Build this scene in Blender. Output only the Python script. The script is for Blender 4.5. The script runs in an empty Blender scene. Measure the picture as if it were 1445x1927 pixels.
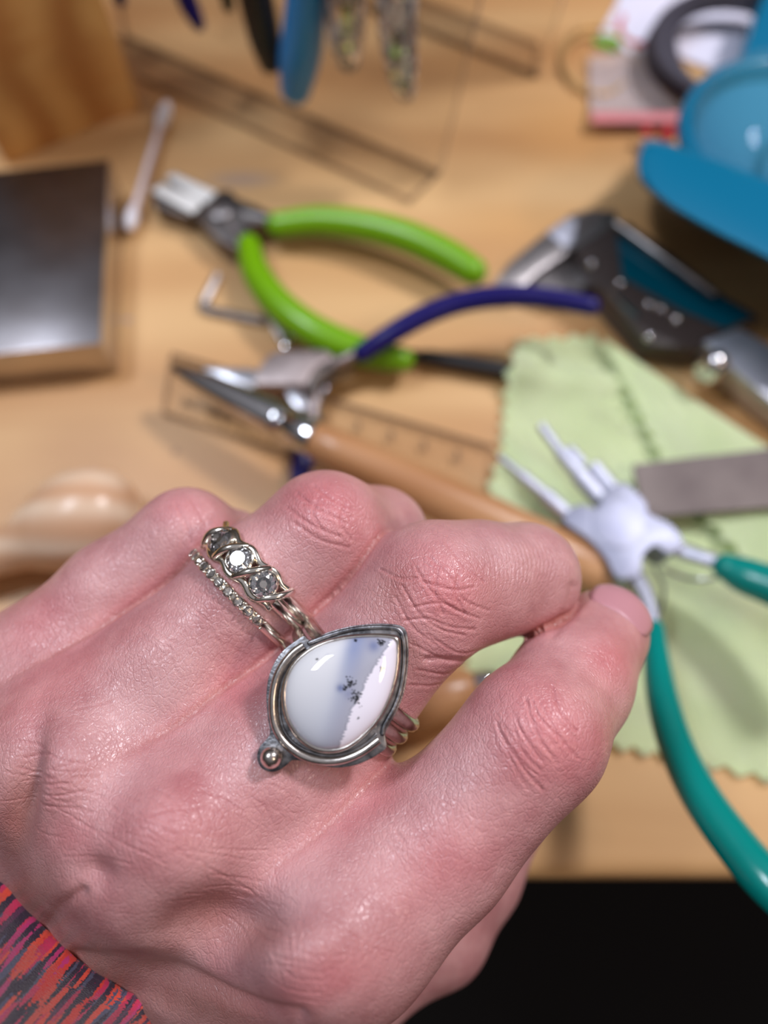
import bpy, bmesh, math, random
import numpy as np
from mathutils import Vector, Matrix
random.seed(7)
rng = np.random.default_rng(7)
sc = bpy.context.scene
COL = sc.collection

# ------------------------------------------------------------------ camera
W_, H_, F_ = 1445.0, 1927.0, 1450.0
TH = math.radians(22.0)
CAM = Vector((0, 0, 0.2))
FWD = Vector((0, math.sin(TH), -math.cos(TH)))
UPV = Vector((0, math.cos(TH), math.sin(TH)))
RGT = Vector((1, 0, 0))
cd = bpy.data.cameras.new('camera'); cam = bpy.data.objects.new('camera', cd); COL.objects.link(cam)
cam.location = CAM; cam.rotation_euler = (TH, 0, 0)
cd.sensor_fit = 'VERTICAL'; cd.sensor_height = 24.0; cd.lens = 24.0 * F_ / H_
cd.clip_start = 0.005; cd.clip_end = 20
cd.dof.use_dof = True; cd.dof.focus_distance = 0.106
cd.dof.aperture_fstop = (cd.lens * 0.001) / 0.0037
sc.camera = cam

# ------------------------------------------------------------------ world, lamps, exposure
sc.view_settings.view_transform = 'Standard'
sc.view_settings.look = 'None'
sc.view_settings.gamma = 1.0
sc.view_settings.use_curve_mapping = False
sc.view_settings.exposure = 0.16
wd = bpy.data.worlds.new('room_world'); sc.world = wd; wd.use_nodes = True
wn = wd.node_tree.nodes; wl = wd.node_tree.links; wn.clear()
wo = wn.new('ShaderNodeOutputWorld'); wb = wn.new('ShaderNodeBackground')
wt = wn.new('ShaderNodeTexCoord'); ws = wn.new('ShaderNodeSeparateXYZ'); wr = wn.new('ShaderNodeValToRGB')
wl.new(wt.outputs['Generated'], ws.inputs[0]); wl.new(ws.outputs['Z'], wr.inputs[0])
wr.color_ramp.elements[0].position = 0.0; wr.color_ramp.elements[0].color = (0.10, 0.08, 0.07, 1)
wr.color_ramp.elements[1].position = 0.9; wr.color_ramp.elements[1].color = (0.85, 0.84, 0.92, 1)
e = wr.color_ramp.elements.new(0.45); e.color = (0.20, 0.18, 0.18, 1)
wl.new(wr.outputs[0], wb.inputs[0]); wb.inputs[1].default_value = 0.33; wl.new(wb.outputs[0], wo.inputs[0])

def lamp(name, loc, target, size, power, color, sy=None):
    ld = bpy.data.lights.new(name, 'AREA'); ld.energy = power; ld.color = color
    ld.shape = 'RECTANGLE' if sy else 'DISK'; ld.size = size
    if sy: ld.size_y = sy
    o = bpy.data.objects.new(name, ld); COL.objects.link(o); o.location = loc
    o.rotation_euler = (Vector(target) - Vector(loc)).to_track_quat('-Z', 'Y').to_euler()
    return o
lamp('desk_lamp_light', (0.36, 0.30, 0.60), (0, 0.06, 0.03), 0.10, 2.9, (0.97, 0.95, 1.0))
lamp('ceiling_light', (-0.42, 0.26, 1.0), (0, 0.05, 0), 0.35, 5.0, (0.80, 0.88, 1.0), 0.12)
lamp('side_lamp_light', (0.5, -0.25, 0.75), (0, 0.05, 0.03), 0.16, 1.1, (1.0, 0.72, 0.50))

# ------------------------------------------------------------------ projection helpers (a pixel of the photograph -> a real point)
def ray(px, py):
    return FWD + RGT * ((px - W_ / 2) / F_) + UPV * ((H_ / 2 - py) / F_)
def G(px, py, z=0.0):
    r = ray(px, py); t = (z - CAM.z) / r.z
    return CAM + r * t
def Wd(px, py, d):
    return CAM + ray(px, py) * (d * 0.001 if d > 1 else d)

# ------------------------------------------------------------------ naming and linking
def tag(o, label=None, cat=None, group=None, kind=None):
    if label: o['label'] = label
    if cat: o['category'] = cat
    if group: o['group'] = group
    if kind: o['kind'] = kind
    return o
def empty(name, loc, label, cat, group=None):
    o = bpy.data.objects.new(name, None); COL.objects.link(o); o.location = loc
    o.empty_display_size = 0.01
    return tag(o, label, cat, group)
def link_mesh(name, me, mat, parent=None, smooth=True, label=None):
    o = bpy.data.objects.new(name, me); COL.objects.link(o)
    if mat: me.materials.append(mat)
    if smooth:
        me.polygons.foreach_set('use_smooth', [True] * len(me.polygons))
    if parent:
        o.parent = parent; o.matrix_parent_inverse = Matrix.Translation(-Vector(parent.location))
    if label: o['label'] = label
    return o
def obj(name, bm, mat, parent=None, smooth=True, label=None, sharp=35):
    bmesh.ops.recalc_face_normals(bm, faces=bm.faces)
    me = bpy.data.meshes.new(name); bm.to_mesh(me); bm.free()
    o = link_mesh(name, me, mat, parent, smooth, label)
    if smooth and sharp:
        me.update()
        try: me.set_sharp_from_angle(angle=math.radians(sharp))
        except Exception: pass
    return o

# ------------------------------------------------------------------ shape helpers
def catmull(P, n):
    P = [np.array(p, float) for p in P]
    Q = [2 * P[0] - P[1]] + P + [2 * P[-1] - P[-2]]
    out = []
    for i in range(1, len(Q) - 2):
        for k in range(n):
            t = k / n
            a, b, c, d = Q[i - 1], Q[i], Q[i + 1], Q[i + 2]
            out.append(0.5 * ((2 * b) + (c - a) * t + (2 * a - 5 * b + 4 * c - d) * t * t + (3 * b - a - 3 * c + d) * t ** 3))
    out.append(P[-1]); return out
def closed_catmull(P, n):
    P = [np.array(p, float) for p in P]; N = len(P); out = []
    for i in range(N):
        a, b, c, d = P[i - 1], P[i], P[(i + 1) % N], P[(i + 2) % N]
        for k in range(n):
            t = k / n
            out.append(0.5 * ((2 * b) + (c - a) * t + (2 * a - 5 * b + 4 * c - d) * t * t + (3 * b - a - 3 * c + d) * t ** 3))
    return out
def sweep(bm, pts, radii, seg=16, flat=1.0, up=Vector((0, 0, 1)), cap='round', closed=False, square=0):
    """tube along pts; flat = thickness across 'up' relative to width"""
    pts = [Vector(p) for p in pts]; n = len(pts)
    if not hasattr(radii, '__len__'): radii = [radii] * n
    rings = []
    def ring(c, t, r, f=1):
        s = t.cross(up)
        if s.length < 1e-6: s = t.cross(Vector((0, 1, 0)))
        s.normalize(); u = s.cross(t).normalized(); vs = []
        for k in range(seg):
            a = 2 * math.pi * (k + .5) / seg
            ca, sa = math.cos(a), math.sin(a)
            if square:
                e = square; ca = math.copysign(abs(ca) ** e, ca); sa = math.copysign(abs(sa) ** e, sa)
            vs.append(bm.verts.new(c + s * ca * r + u * sa * r * flat))
        return vs
    def tan(i):
        if closed: return (pts[(i + 1) % n] - pts[i - 1]).normalized()
        return (pts[min(i + 1, n - 1)] - pts[max(i - 1, 0)]).normalized()
    seq = []
    if cap == 'round' and not closed:
        for q in (0.97, 0.8, 0.5, 0.25):
            seq.append((pts[0] - tan(0) * radii[0] * q, tan(0), radii[0] * math.sqrt(1 - q * q)))
    for i in range(n): seq.append((pts[i], tan(i), radii[i]))
    if cap == 'round' and not closed:
        for q in (0.25, 0.5, 0.8, 0.97):
            seq.append((pts[-1] + tan(n - 1) * radii[-1] * q, tan(n - 1), radii[-1] * math.sqrt(1 - q * q)))
    for c, t, r in seq: rings.append(ring(c, t, r))
    m = len(rings)
    for i in range(m if closed else m - 1):
        A, B = rings[i], rings[(i + 1) % m]
        for k in range(seg):
            bm.faces.new((A[k], A[(k + 1) % seg], B[(k + 1) % seg], B[k]))
    if not closed:
        bm.faces.new(list(reversed(rings[0]))); bm.faces.new(rings[-1])
    return bm
def lathe_between(bm, A, B, prof, seg=32):
    """prof: list of (t along A->B 0..1, radius)"""
    A = Vector(A); B = Vector(B); t = (B - A).normalized(); L = (B - A).length
    s = t.cross(Vector((0, 0, 1)))
    if s.length < 1e-5: s = Vector((1, 0, 0))
    s.normalize(); u = s.cross(t)
    rings = []
    for q, r in prof:
        rings.append([bm.verts.new(A + t * L * q + (s * math.cos(2 * math.pi * k / seg) + u * math.sin(2 * math.pi * k / seg)) * max(r, 1e-5)) for k in range(seg)])
    for R1, R2 in zip(rings, rings[1:]):
        for k in range(seg): bm.faces.new((R1[k], R1[(k + 1) % seg], R2[(k + 1) % seg], R2[k]))
    bm.faces.new(list(reversed(rings[0]))); bm.faces.new(rings[-1])
    return bm
def prism(bm, pts, off, bevel=0.0, seg=2):
    """closed outline pts (3-D) extruded by vector off; bevels all edges"""
    b2 = bmesh.new()
    a = [b2.verts.new(Vector(p)) for p in pts]; c = [b2.verts.new(Vector(p) + Vector(off)) for p in pts]
    n = len(a)
    b2.faces.new(a); b2.faces.new(list(reversed(c)))
    for i in range(n): b2.faces.new((a[i], c[i], c[(i + 1) % n], a[(i + 1) % n]))
    bmesh.ops.recalc_face_normals(b2, faces=b2.faces)
    if bevel > 0:
        es = [e for e in b2.edges if len(e.link_faces) == 2 and e.link_faces[0].normal.angle(e.link_faces[1].normal, 0) > 0.5]
        bmesh.ops.bevel(b2, geom=es, offset=bevel, segments=seg, profile=0.6, affect='EDGES', clamp_overlap=True)
    me = bpy.data.meshes.new('tmp'); b2.to_mesh(me); b2.free(); bm.from_mesh(me); bpy.data.meshes.remove(me)
    return bm
def ball(bm, c, r, seg=20, sx=1, sy=1, sz=1, R=None):
    m = Matrix.Translation(Vector(c)) @ (R.to_4x4() if R else Matrix.Identity(4)) @ Matrix.Diagonal((r * sx, r * sy, r * sz, 1))
    bmesh.ops.create_uvsphere(bm, u_segments=seg, v_segments=max(8, seg // 2), radius=1, matrix=m); return bm
def NB(): return bmesh.new()

# ------------------------------------------------------------------ materials
def mat(name, color, rough=0.5, metal=0.0, **k):
    m = bpy.data.materials.new(name); m.use_nodes = True
    nt = m.node_tree; b = nt.nodes['Principled BSDF']
    b.inputs['Base Color'].default_value = (*color, 1); b.inputs['Roughness'].default_value = rough; b.inputs['Metallic'].default_value = metal
    for a, v in k.items():
        a = a.replace('_', ' ')
        if a in b.inputs: b.inputs[a].default_value = v
    return m
def N(m, t, **k):
    n = m.node_tree.nodes.new(t)
    for a, v in k.items(): setattr(n, a, v)
    return n
def L(m, a, b): m.node_tree.links.new(a, b)
def P(m): return m.node_tree.nodes['Principled BSDF']
def srgb(r, g, b): return tuple(((c / 255) / 12.92 if c / 255 <= 0.04045 else ((c / 255 + 0.055) / 1.055) ** 2.4) for c in (r, g, b))
def noise_mix(m, c1, c2, scale, detail=4, stretch=None, rough_var=0, bump=0, bscale=None, lo=.35, hi=.65, dist=0, rot=None, bdist=0.0002):
    tc = N(m, 'ShaderNodeTexCoord'); mp = N(m, 'ShaderNodeMapping'); L(m, tc.outputs['Object'], mp.inputs[0])
    if stretch: mp.inputs['Scale'].default_value = stretch
    if rot: mp.inputs['Rotation'].default_value = rot
    n = N(m, 'ShaderNodeTexNoise'); n.inputs['Scale'].default_value = scale; n.inputs['Detail'].default_value = detail; n.inputs['Distortion'].default_value = dist
    L(m, mp.outputs[0], n.inputs['Vector'])
    r = N(m, 'ShaderNodeValToRGB'); r.color_ramp.elements[0].position = lo; r.color_ramp.elements[1].position = hi
    r.color_ramp.elements[0].color = (*c1, 1); r.color_ramp.elements[1].color = (*c2, 1)
    L(m, n.outputs[0], r.inputs[0]); L(m, r.outputs[0], P(m).inputs['Base Color'])
    if bump:
        n2 = N(m, 'ShaderNodeTexNoise'); n2.inputs['Scale'].default_value = bscale or scale; n2.inputs['Detail'].default_value = 3
        L(m, mp.outputs[0], n2.inputs['Vector'])
        bp = N(m, 'ShaderNodeBump'); bp.inputs['Strength'].default_value = bump; bp.inputs['Distance'].default_value = bdist
        L(m, n2.outputs[0], bp.inputs['Height']); L(m, bp.outputs[0], P(m).inputs['Normal'])
    return m
def wood(name, c1, c2, c3, axis_rot, scale=1.0, rough=0.45, bump=0.15, wv=0.45):
    m = mat(name, c1, rough)
    tc = N(m, 'ShaderNodeTexCoord'); mp = N(m, 'ShaderNodeMapping'); L(m, tc.outputs['Object'], mp.inputs[0])
    mp.inputs['Rotation'].default_value = axis_rot; mp.inputs['Scale'].default_value = (8 * scale, 60 * scale, 60 * scale)
    n1 = N(m, 'ShaderNodeTexNoise'); n1.inputs['Scale'].default_value = 1.3; n1.inputs['Detail'].default_value = 3; n1.inputs['Distortion'].default_value = 0.8
    L(m, mp.outputs[0], n1.inputs['Vector'])
    w = N(m, 'ShaderNodeTexWave', wave_type='BANDS', bands_direction='Y'); w.inputs['Scale'].default_value = 0.8; w.inputs['Distortion'].default_value = 6; w.inputs['Detail'].default_value = 3; w.inputs['Detail Scale'].default_value = 0.7
    L(m, mp.outputs[0], w.inputs['Vector'])
    r1 = N(m, 'ShaderNodeValToRGB'); r1.color_ramp.elements[0].color = (*c1, 1); r1.color_ramp.elements[1].color = (*c2, 1); r1.color_ramp.elements[0].position = .3; r1.color_ramp.elements[1].position = .7
    L(m, n1.outputs[0], r1.inputs[0])
    mx = N(m, 'ShaderNodeMix', data_type='RGBA'); mx.inputs['B'].default_value = (*c3, 1)
    mul = N(m, 'ShaderNodeMath', operation='MULTIPLY'); mul.inputs[1].default_value = wv
    L(m, w.outputs['Fac'], mul.inputs[0]); L(m, mul.outputs[0], mx.inputs['Factor']); L(m, r1.outputs[0], mx.inputs['A'])
    L(m, mx.outputs['Result'], P(m).inputs['Base Color'])
    bp = N(m, 'ShaderNodeBump'); bp.inputs['Strength'].default_value = bump; bp.inputs['Distance'].default_value = 0.0002
    L(m, w.outputs['Fac'], bp.inputs['Height']); L(m, bp.outputs[0], P(m).inputs['Normal'])
    return m
M = {}
M['table'] = wood('pine_bench', srgb(192, 146, 96), srgb(230, 190, 136), srgb(180, 124, 72), (0, 0, math.radians(-38)), 0.22, 0.40, 0.1, 0.42)
M['boxwood'] = wood('orange_pine', srgb(226, 170, 100), srgb(240, 194, 124), srgb(182, 116, 56), (0, 0, math.radians(25)), 0.6, 0.5, 0.15, 0.75)
M['handlewood'] = wood('lacquered_beech', srgb(184, 134, 92), srgb(198, 150, 106), srgb(164, 110, 68), (0, 0, math.radians(28)), 0.6, 0.32)
M['palewood'] = wood('pale_turned_wood', srgb(222, 184, 150), srgb(240, 214, 188), srgb(198, 142, 100), (0, math.radians(70), math.radians(20)), 0.8, 0.3, 0.15, 0.7)
def table_marks(m):
    p = P(m); src = p.inputs['Base Color'].links[0].from_socket; tc = N(m, 'ShaderNodeTexCoord'); cur = src
    for (px, py, rx, ry, col, a) in ((455, 338, .013, .004, (150, 138, 136), .55), (330, 850, .0012, .0012, (120, 84, 56), .7), (240, 602, .0016, .0014, (176, 160, 160), .8), (560, 860, .006, .004, (150, 98, 52), .4), (160, 840, .02, .012, (160, 108, 62), .35), (600, 235, .03, .008, (150, 96, 48), .4), (1090, 250, .03, .02, (206, 150, 84), .4), (1000, 420, .03, .01, (206, 156, 96), .4)):
        c = G(px, py); vs = N(m, 'ShaderNodeVectorMath', operation='SUBTRACT'); vs.inputs[1].default_value = (c.x, c.y, 0); L(m, tc.outputs['Object'], vs.inputs[0])
        vm = N(m, 'ShaderNodeVectorMath', operation='DIVIDE'); vm.inputs[1].default_value = (rx, ry, 1); L(m, vs.outputs[0], vm.inputs[0])
        ln = N(m, 'ShaderNodeVectorMath', operation='LENGTH'); L(m, vm.outputs[0], ln.inputs[0])
        mr = N(m, 'ShaderNodeMapRange', interpolation_type='SMOOTHSTEP'); mr.inputs['From Min'].default_value = 0.2; mr.inputs['From Max'].default_value = 1.3; mr.inputs['To Min'].default_value = a; mr.inputs['To Max'].default_value = 0; L(m, ln.outputs['Value'], mr.inputs['Value'])
        mx = N(m, 'ShaderNodeMix', data_type='RGBA'); mx.inputs['B'].default_value = (*srgb(*col), 1); L(m, mr.outputs[0], mx.inputs['Factor']); L(m, cur, mx.inputs['A']); cur = mx.outputs['Result']
    L(m, cur, p.inputs['Base Color'])
table_marks(M['table'])
M['floor'] = mat('floor_in_shade', (0.004, 0.002, 0.0015), 0.9)  # near-black colour stands in for the darkness below the bench
M['chrome'] = mat('chrome', (0.66, 0.65, 0.66), 0.10, 1.0)
M['satin'] = noise_mix(mat('satin_steel', (0.6, 0.6, 0.62), 0.32, 1.0), (0.50, 0.50, 0.54), (0.66, 0.66, 0.72), 300, bump=.05)
M['darksteel'] = noise_mix(mat('dark_steel', (0.12, 0.11, 0.11), 0.4, 1.0), (0.10, 0.09, 0.09), (0.2, 0.18, 0.17), 200)
M['greysteel'] = noise_mix(mat('grey_steel', (0.3, 0.3, 0.3), 0.4, 1.0), (0.26, 0.24, 0.24), (0.4, 0.37, 0.37), 260)
M['jaw_glare'] = mat('painted_jaw_glare', (0.86, 0.85, 0.83), 0.45, 0.15)  # white colour stands in for light reflected off the polished jaw bevels

def clear_mat(name, tint, gloss=0.03, edge=False, rough=0.03):
    m = bpy.data.materials.new(name); m.use_nodes = True; nt = m.node_tree; nt.nodes.clear()
    o = N(m, 'ShaderNodeOutputMaterial'); t = N(m, 'ShaderNodeBsdfTransparent'); t.inputs[0].default_value = (*tint, 1)
    g = N(m, 'ShaderNodeBsdfGlossy'); g.inputs['Roughness'].default_value = rough; f0 = N(m, 'ShaderNodeLayerWeight'); f = N(m, 'ShaderNodeMath', operation='POWER'); f.inputs[1].default_value = 4.0; L(m, f0.outputs['Facing'], f.inputs[0])
    x = N(m, 'ShaderNodeMixShader'); L(m, f.outputs[0], x.inputs[0]); L(m, t.outputs[0], x.inputs[1]); L(m, g.outputs[0], x.inputs[2]); L(m, x.outputs[0], o.inputs[0]); return m
M['clear'] = clear_mat('clear_acrylic', (0.96, 0.96, 0.96))
M['edge'] = clear_mat('acrylic_edge', (0.46, 0.43, 0.43), rough=.3)
def edge_faces(o, nrm, th=0.6):
    o.data.materials.append(M['edge'])
    for p in o.data.polygons:
        if abs(p.normal.dot(nrm)) < th: p.material_index = 1
    return o

# ------------------------------------------------------------------ setting
def box_bm(x0, x1, y0, y1, z0, z1, bev=0):
    return prism(NB(), [(x0, y0, z0), (x1, y0, z0), (x1, y1, z0), (x0, y1, z0)], (0, 0, z1 - z0), bev, 4)
fl = obj('floor', box_bm(-2, 2, -2, 2, -0.77, -0.75), M['floor'], smooth=False); fl['kind'] = 'structure'
tb = empty('workbench', (0, 0, 0), 'yellow pine workbench top with a rounded front edge, strewn with tools', 'workbench')
obj('bench_top', box_bm(-0.8, 0.8, -0.0125, 0.75, -0.03, 0.0, 0.006), M['table'], tb)
for lx in (-0.74, 0.74):
    for ly in (0.06, 0.69):
        obj('leg', box_bm(lx - .03, lx + .03, ly - .03, ly + .03, -0.75, -0.03, 0.003), M['table'], tb)

# ------------------------------------------------------------------ the hand: one continuous implicit surface
def hp(px, py, d, r): return (np.array(Wd(px, py, float(d))), r * 0.001)
PINKY = [hp(60, 1285, 127, 10.5), hp(215, 1115, 127, 8.2), hp(352, 1012, 127, 7.7), hp(440, 1040, 137, 6.9), hp(500, 1120, 152, 6.2)]
RINGF = [hp(125, 1430, 116, 11.4), hp(330, 1255, 118, 10.2), hp(485, 1102, 120, 9.4), hp(612, 1000, 121, 9.0), hp(712, 1008, 134, 8.0), hp(760, 1090, 152, 7.4)]
MIDF = [hp(305, 1585, 110, 12.0), hp(500, 1440, 112, 11.2), hp(668, 1278, 114, 9.9), hp(815, 1112, 115, 10.0), hp(900, 1095, 119, 9.0), hp(985, 1088, 124, 8.4), hp(994, 1124, 148, 7.2)]
INDF = [hp(640, 1735, 106.5, 11.8), hp(820, 1590, 108, 10.2), hp(1005, 1385, 109, 9.7), hp(1075, 1285, 119, 8.8), hp(1132, 1196, 129, 7.7)]
THMB = [hp(420, 1960, 132, 14), hp(640, 1820, 144, 11.5), hp(815, 1745, 146, 10.2), hp(885, 1640, 148, 9.4), hp(950, 1520, 150, 8.4)]
WR = (60, 1830)
palm = []
def pc(a, b): palm.append((a[0], b[0], a[1], b[1]))
cI, cM, cR, cP = hp(300, 1880, 136, 10), hp(190, 1800, 140, 10.5), hp(95, 1700, 140, 10.5), hp(20, 1560, 142, 10)
pc(INDF[0], cI); pc(MIDF[0], cM); pc(RINGF[0], cR); pc(PINKY[0], cP)
mI, mM, mR, mP = hp(560, 1800, 128, 13), hp(340, 1600, 130, 14), hp(190, 1460, 132, 14), hp(80, 1330, 138, 12)
w1, w2 = hp(190, 1975, 160, 15), hp(-30, 1760, 160, 15)
pc(mI, w1); pc(mM, w1); pc(mR, w2); pc(mP, w2); pc(w1, w2); pc(mM, w2)
pc(mI, mM); pc(mM, mR); pc(mR, mP)
f1, f2 = hp(-30, 2170, 210, 18), hp(-250, 1950, 210, 18)
pc(w1, f1); pc(w2, f2); pc(w1, f2)
web = [(hp(632, 1515, 115, 8.8), hp(490, 1660, 115, 11)), (hp(385, 1385, 119, 9), hp(230, 1520, 118, 11)), (hp(195, 1255, 127, 8.6), hp(70, 1400, 125, 10.5)), (hp(490, 1660, 115, 11), hp(300, 1850, 134, 11)), (hp(230, 1520, 118, 11), hp(130, 1740, 138, 11))]
for a, b in web: pc(a, b)
thp = [(THMB[0], THMB[1]), (THMB[0], w1), (THMB[0], mI)]
bumps = [hp(600, 1785, 96.5, 4.5), hp(345, 1580, 99.5, 4.5), hp(150, 1440, 106, 4.5)]

def round_cone(p, a, b, r1, r2):
    ba = b - a; l2 = float(ba @ ba); rr = r1 - r2; a2 = l2 - rr * rr; il2 = 1.0 / l2
    pa = p - a; y = pa @ ba; z = y - l2
    x2 = np.einsum('ij,ij->i', pa * l2 - y[:, None] * ba, pa * l2 - y[:, None] * ba)
    y2 = y * y * l2; z2 = z * z * l2
    k = np.sign(rr) * rr * rr * x2
    d = (np.sqrt(x2 * a2 * il2) + y * rr) * il2 - r1
    m1 = np.sign(z) * a2 * z2 > k; m2 = np.sign(y) * a2 * y2 < k
    d = np.where(m2, np.sqrt(x2 + y2) * il2 - r1, d)
    d = np.where(m1, np.sqrt(x2 + z2) * il2 - r2, d)
    return d
def smin(a, b, k):
    h = np.maximum(k - np.abs(a - b), 0) / k
    return np.minimum(a, b) - h * h * h * k / 6.0
def chain(p, P_, k):
    d = None
    for (a, ra), (b, rb) in zip(P_, P_[1:]):
        c = round_cone(p, a, b, ra, rb)
        d = c if d is None else smin(d, c, k)
    return d
def hand_sdf(p):
    p = np.ascontiguousarray(p, dtype=np.float64)
    dp = None
    for a, b, ra, rb in palm:
        c = round_cone(p, a, b, ra, rb); dp = c if dp is None else smin(dp, c, 0.009)
    for a, b in thp:
        dp = smin(dp, round_cone(p, a[0], b[0], a[1], b[1]), 0.005)
    out = None
    for ch, kk in ((PINKY, .003), (RINGF, .003), (MIDF, .0042), (INDF, .0015), (THMB, .002)):
        f = smin(chain(p, ch, 0.004), dp, 0.011)
        out = f if out is None else smin(out, f, kk)
    for c, r in bumps:
        out = smin(out, np.linalg.norm(p - c, axis=1) - r, 0.012)
    return out
def surface_nets(f, lo, hi, h, coarse=4):
    n = np.ceil((hi - lo) / h).astype(int) + 1
    n = ((n + coarse - 1) // coarse) * coarse + 1
    ax = [lo[i] + np.arange(n[i]) * h for i in range(3)]
    cx = [a[::coarse] for a in ax]
    g = np.stack(np.meshgrid(*cx, indexing='ij'), -1).reshape(-1, 3)
    dc = f(g).reshape([len(a) for a in cx])
    V = np.full(n, 1.0, dtype=np.float32)
    # fill coarse sign, then refine the narrow band
    band = np.abs(dc) < h * coarse * 1.9
    up = np.repeat(np.repeat(np.repeat(np.where(dc < 0, -1.0, 1.0), coarse, 0), coarse, 1), coarse, 2)
    s = coarse // 2
    V[:, :, :] = up[s:s + n[0], s:s + n[1], s:s + n[2]] if all(up.shape[i] >= n[i] + s for i in range(3)) else up[:n[0], :n[1], :n[2]]
    bu = np.repeat(np.repeat(np.repeat(band, coarse, 0), coarse, 1), coarse, 2)
    bu = (bu[s:s + n[0], s:s + n[1], s:s + n[2]] if all(bu.shape[i] >= n[i] + s for i in range(3)) else bu[:n[0], :n[1], :n[2]])
    ii = np.argwhere(bu)
    pts = np.stack([ax[k][ii[:, k]] for k in range(3)], 1)
    vals = np.concatenate([f(pts[i:i + 400000]) for i in range(0, len(pts), 400000)])
    V[ii[:, 0], ii[:, 1], ii[:, 2]] = vals
    S = V < 0
    c = np.zeros(np.array(V.shape) - 1, dtype=np.int8)
    for dx in (0, 1):
        for dy in (0, 1):
            for dz in (0, 1):
                c += S[dx:dx + c.shape[0], dy:dy + c.shape[1], dz:dz + c.shape[2]]
    act = (c > 0) & (c < 8)
    idx = -np.ones(act.shape, dtype=np.int64); cells = np.argwhere(act); idx[act] = np.arange(len(cells))
    acc = np.zeros((len(cells), 3)); cnt = np.zeros(len(cells))
    corners = [(x, y, z) for x in (0, 1) for y in (0, 1) for z in (0, 1)]
    for a in corners:
        for k in range(3):
            if a[k] == 0:
                b = list(a); b[k] = 1
                va = V[cells[:, 0] + a[0], cells[:, 1] + a[1], cells[:, 2] + a[2]]; vb = V[cells[:, 0] + b[0], cells[:, 1] + b[1], cells[:, 2] + b[2]]
                m = (va < 0) != (vb < 0); t = np.zeros(len(va)); t[m] = va[m] / (va[m] - vb[m])
                q = np.tile(np.array(a, float), (len(va), 1)); q[:, k] = t
                acc[m] += q[m]; cnt[m] += 1
    verts = lo + (cells + acc / cnt[:, None]) * h
    quads = []
    for k in range(3):
        o = [i for i in range(3) if i != k]
        sl0 = [slice(None)] * 3; sl1 = [slice(None)] * 3; sl0[k] = slice(0, -1); sl1[k] = slice(1, None)
        d = S[tuple(sl0)] != S[tuple(sl1)]
        e = np.argwhere(d); e = e[(e[:, o[0]] > 0) & (e[:, o[1]] > 0) & (e[:, o[0]] < act.shape[o[0]]) & (e[:, o[1]] < act.shape[o[1]])]
        def ci(u, v):
            q = e.copy(); q[:, o[0]] += u; q[:, o[1]] += v; return idx[q[:, 0], q[:, 1], q[:, 2]]
        qd = np.stack([ci(-1, -1), ci(0, -1), ci(0, 0), ci(-1, 0)], 1)
        ins = S[e[:, 0], e[:, 1], e[:, 2]]
        flip = ins if k != 1 else ~ins
        qd[~flip] = qd[~flip][:, ::-1]
        quads.append(qd)
    return verts, np.concatenate(quads)
def sdf_grad(f, p, e=0.0002):
    g = np.zeros_like(p)
    for k in range(3):
        d = np.zeros(3); d[k] = e
        g[:, k] = f(p + d) - f(p - d)
    return g / np.maximum(np.linalg.norm(g, axis=1), 1e-12)[:, None]
def project(f, v, it=2):
    for _ in range(it):
        g = sdf_grad(f, v); v = v - g * f(v)[:, None]
    return v, g
def refine(verts, quads):
    """each quad -> four, shared edge points"""
    n = len(verts); E = np.concatenate([quads[:, [0, 1]], quads[:, [1, 2]], quads[:, [2, 3]], quads[:, [3, 0]]])
    E.sort(axis=1); key = E[:, 0] * n + E[:, 1]; u, inv = np.unique(key, return_inverse=True)
    a, b = u // n, u % n; ev = (verts[a] + verts[b]) / 2; fv = verts[quads].mean(1)
    m = len(quads); e0, e1, e2, e3 = (n + inv[i * m:(i + 1) * m] for i in range(4)); c = n + len(u) + np.arange(m)
    q = quads
    nq = np.concatenate([np.stack([q[:, 0], e0, c, e3], 1), np.stack([e0, q[:, 1], e1, c], 1), np.stack([c, e1, q[:, 2], e2], 1), np.stack([e3, c, e2, q[:, 3]], 1)])
    return np.concatenate([verts, ev, fv]), nq
def to_px(v):
    r = v - np.array(CAM); d = r @ np.array(FWD)
    return np.stack([W_ / 2 + F_ * (r @ np.array(RGT)) / d, H_ / 2 - F_ * (r @ np.array(UPV)) / d], 1), d
HS = 0.0008
lo = np.array([-0.14, -0.13, -0.02]); hi = np.array([0.06, 0.06, 0.115])
hv, hq = surface_nets(hand_sdf, lo, hi, HS)
# keep what the sleeve and the frame leave in play, refine once
hv, hn = project(hand_sdf, hv, 2)
hv, hq = refine(hv, hq)
hv, hn = project(hand_sdf, hv, 1)
hpx, hd = to_px(hv)
# a second split only where the camera side of the hand carries fine creases
fq = -(np.einsum('ij,ij->i', hn, (hv - np.array(CAM))) / np.linalg.norm(hv - np.array(CAM), axis=1))
inside = (hpx[:, 0] > -30) & (hpx[:, 0] < W_ + 30) & (hpx[:, 1] > 0) & (hpx[:, 1] < H_ + 40) & (fq > -0.1)
sel = inside[hq].all(1)
rv, rq_ = refine(hv, hq[sel]); rn, _ = refine(hn, hq[sel])
hq = np.concatenate([hq[~sel], rq_]); hv = rv; hn = rn / np.linalg.norm(rn, axis=1)[:, None]
hpx, hd = to_px(hv)
front = np.clip(-(np.einsum('ij,ij->i', hn, (hv - np.array(CAM)) / np.linalg.norm(hv - np.array(CAM), axis=1)[:, None])), 0, 1)

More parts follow.
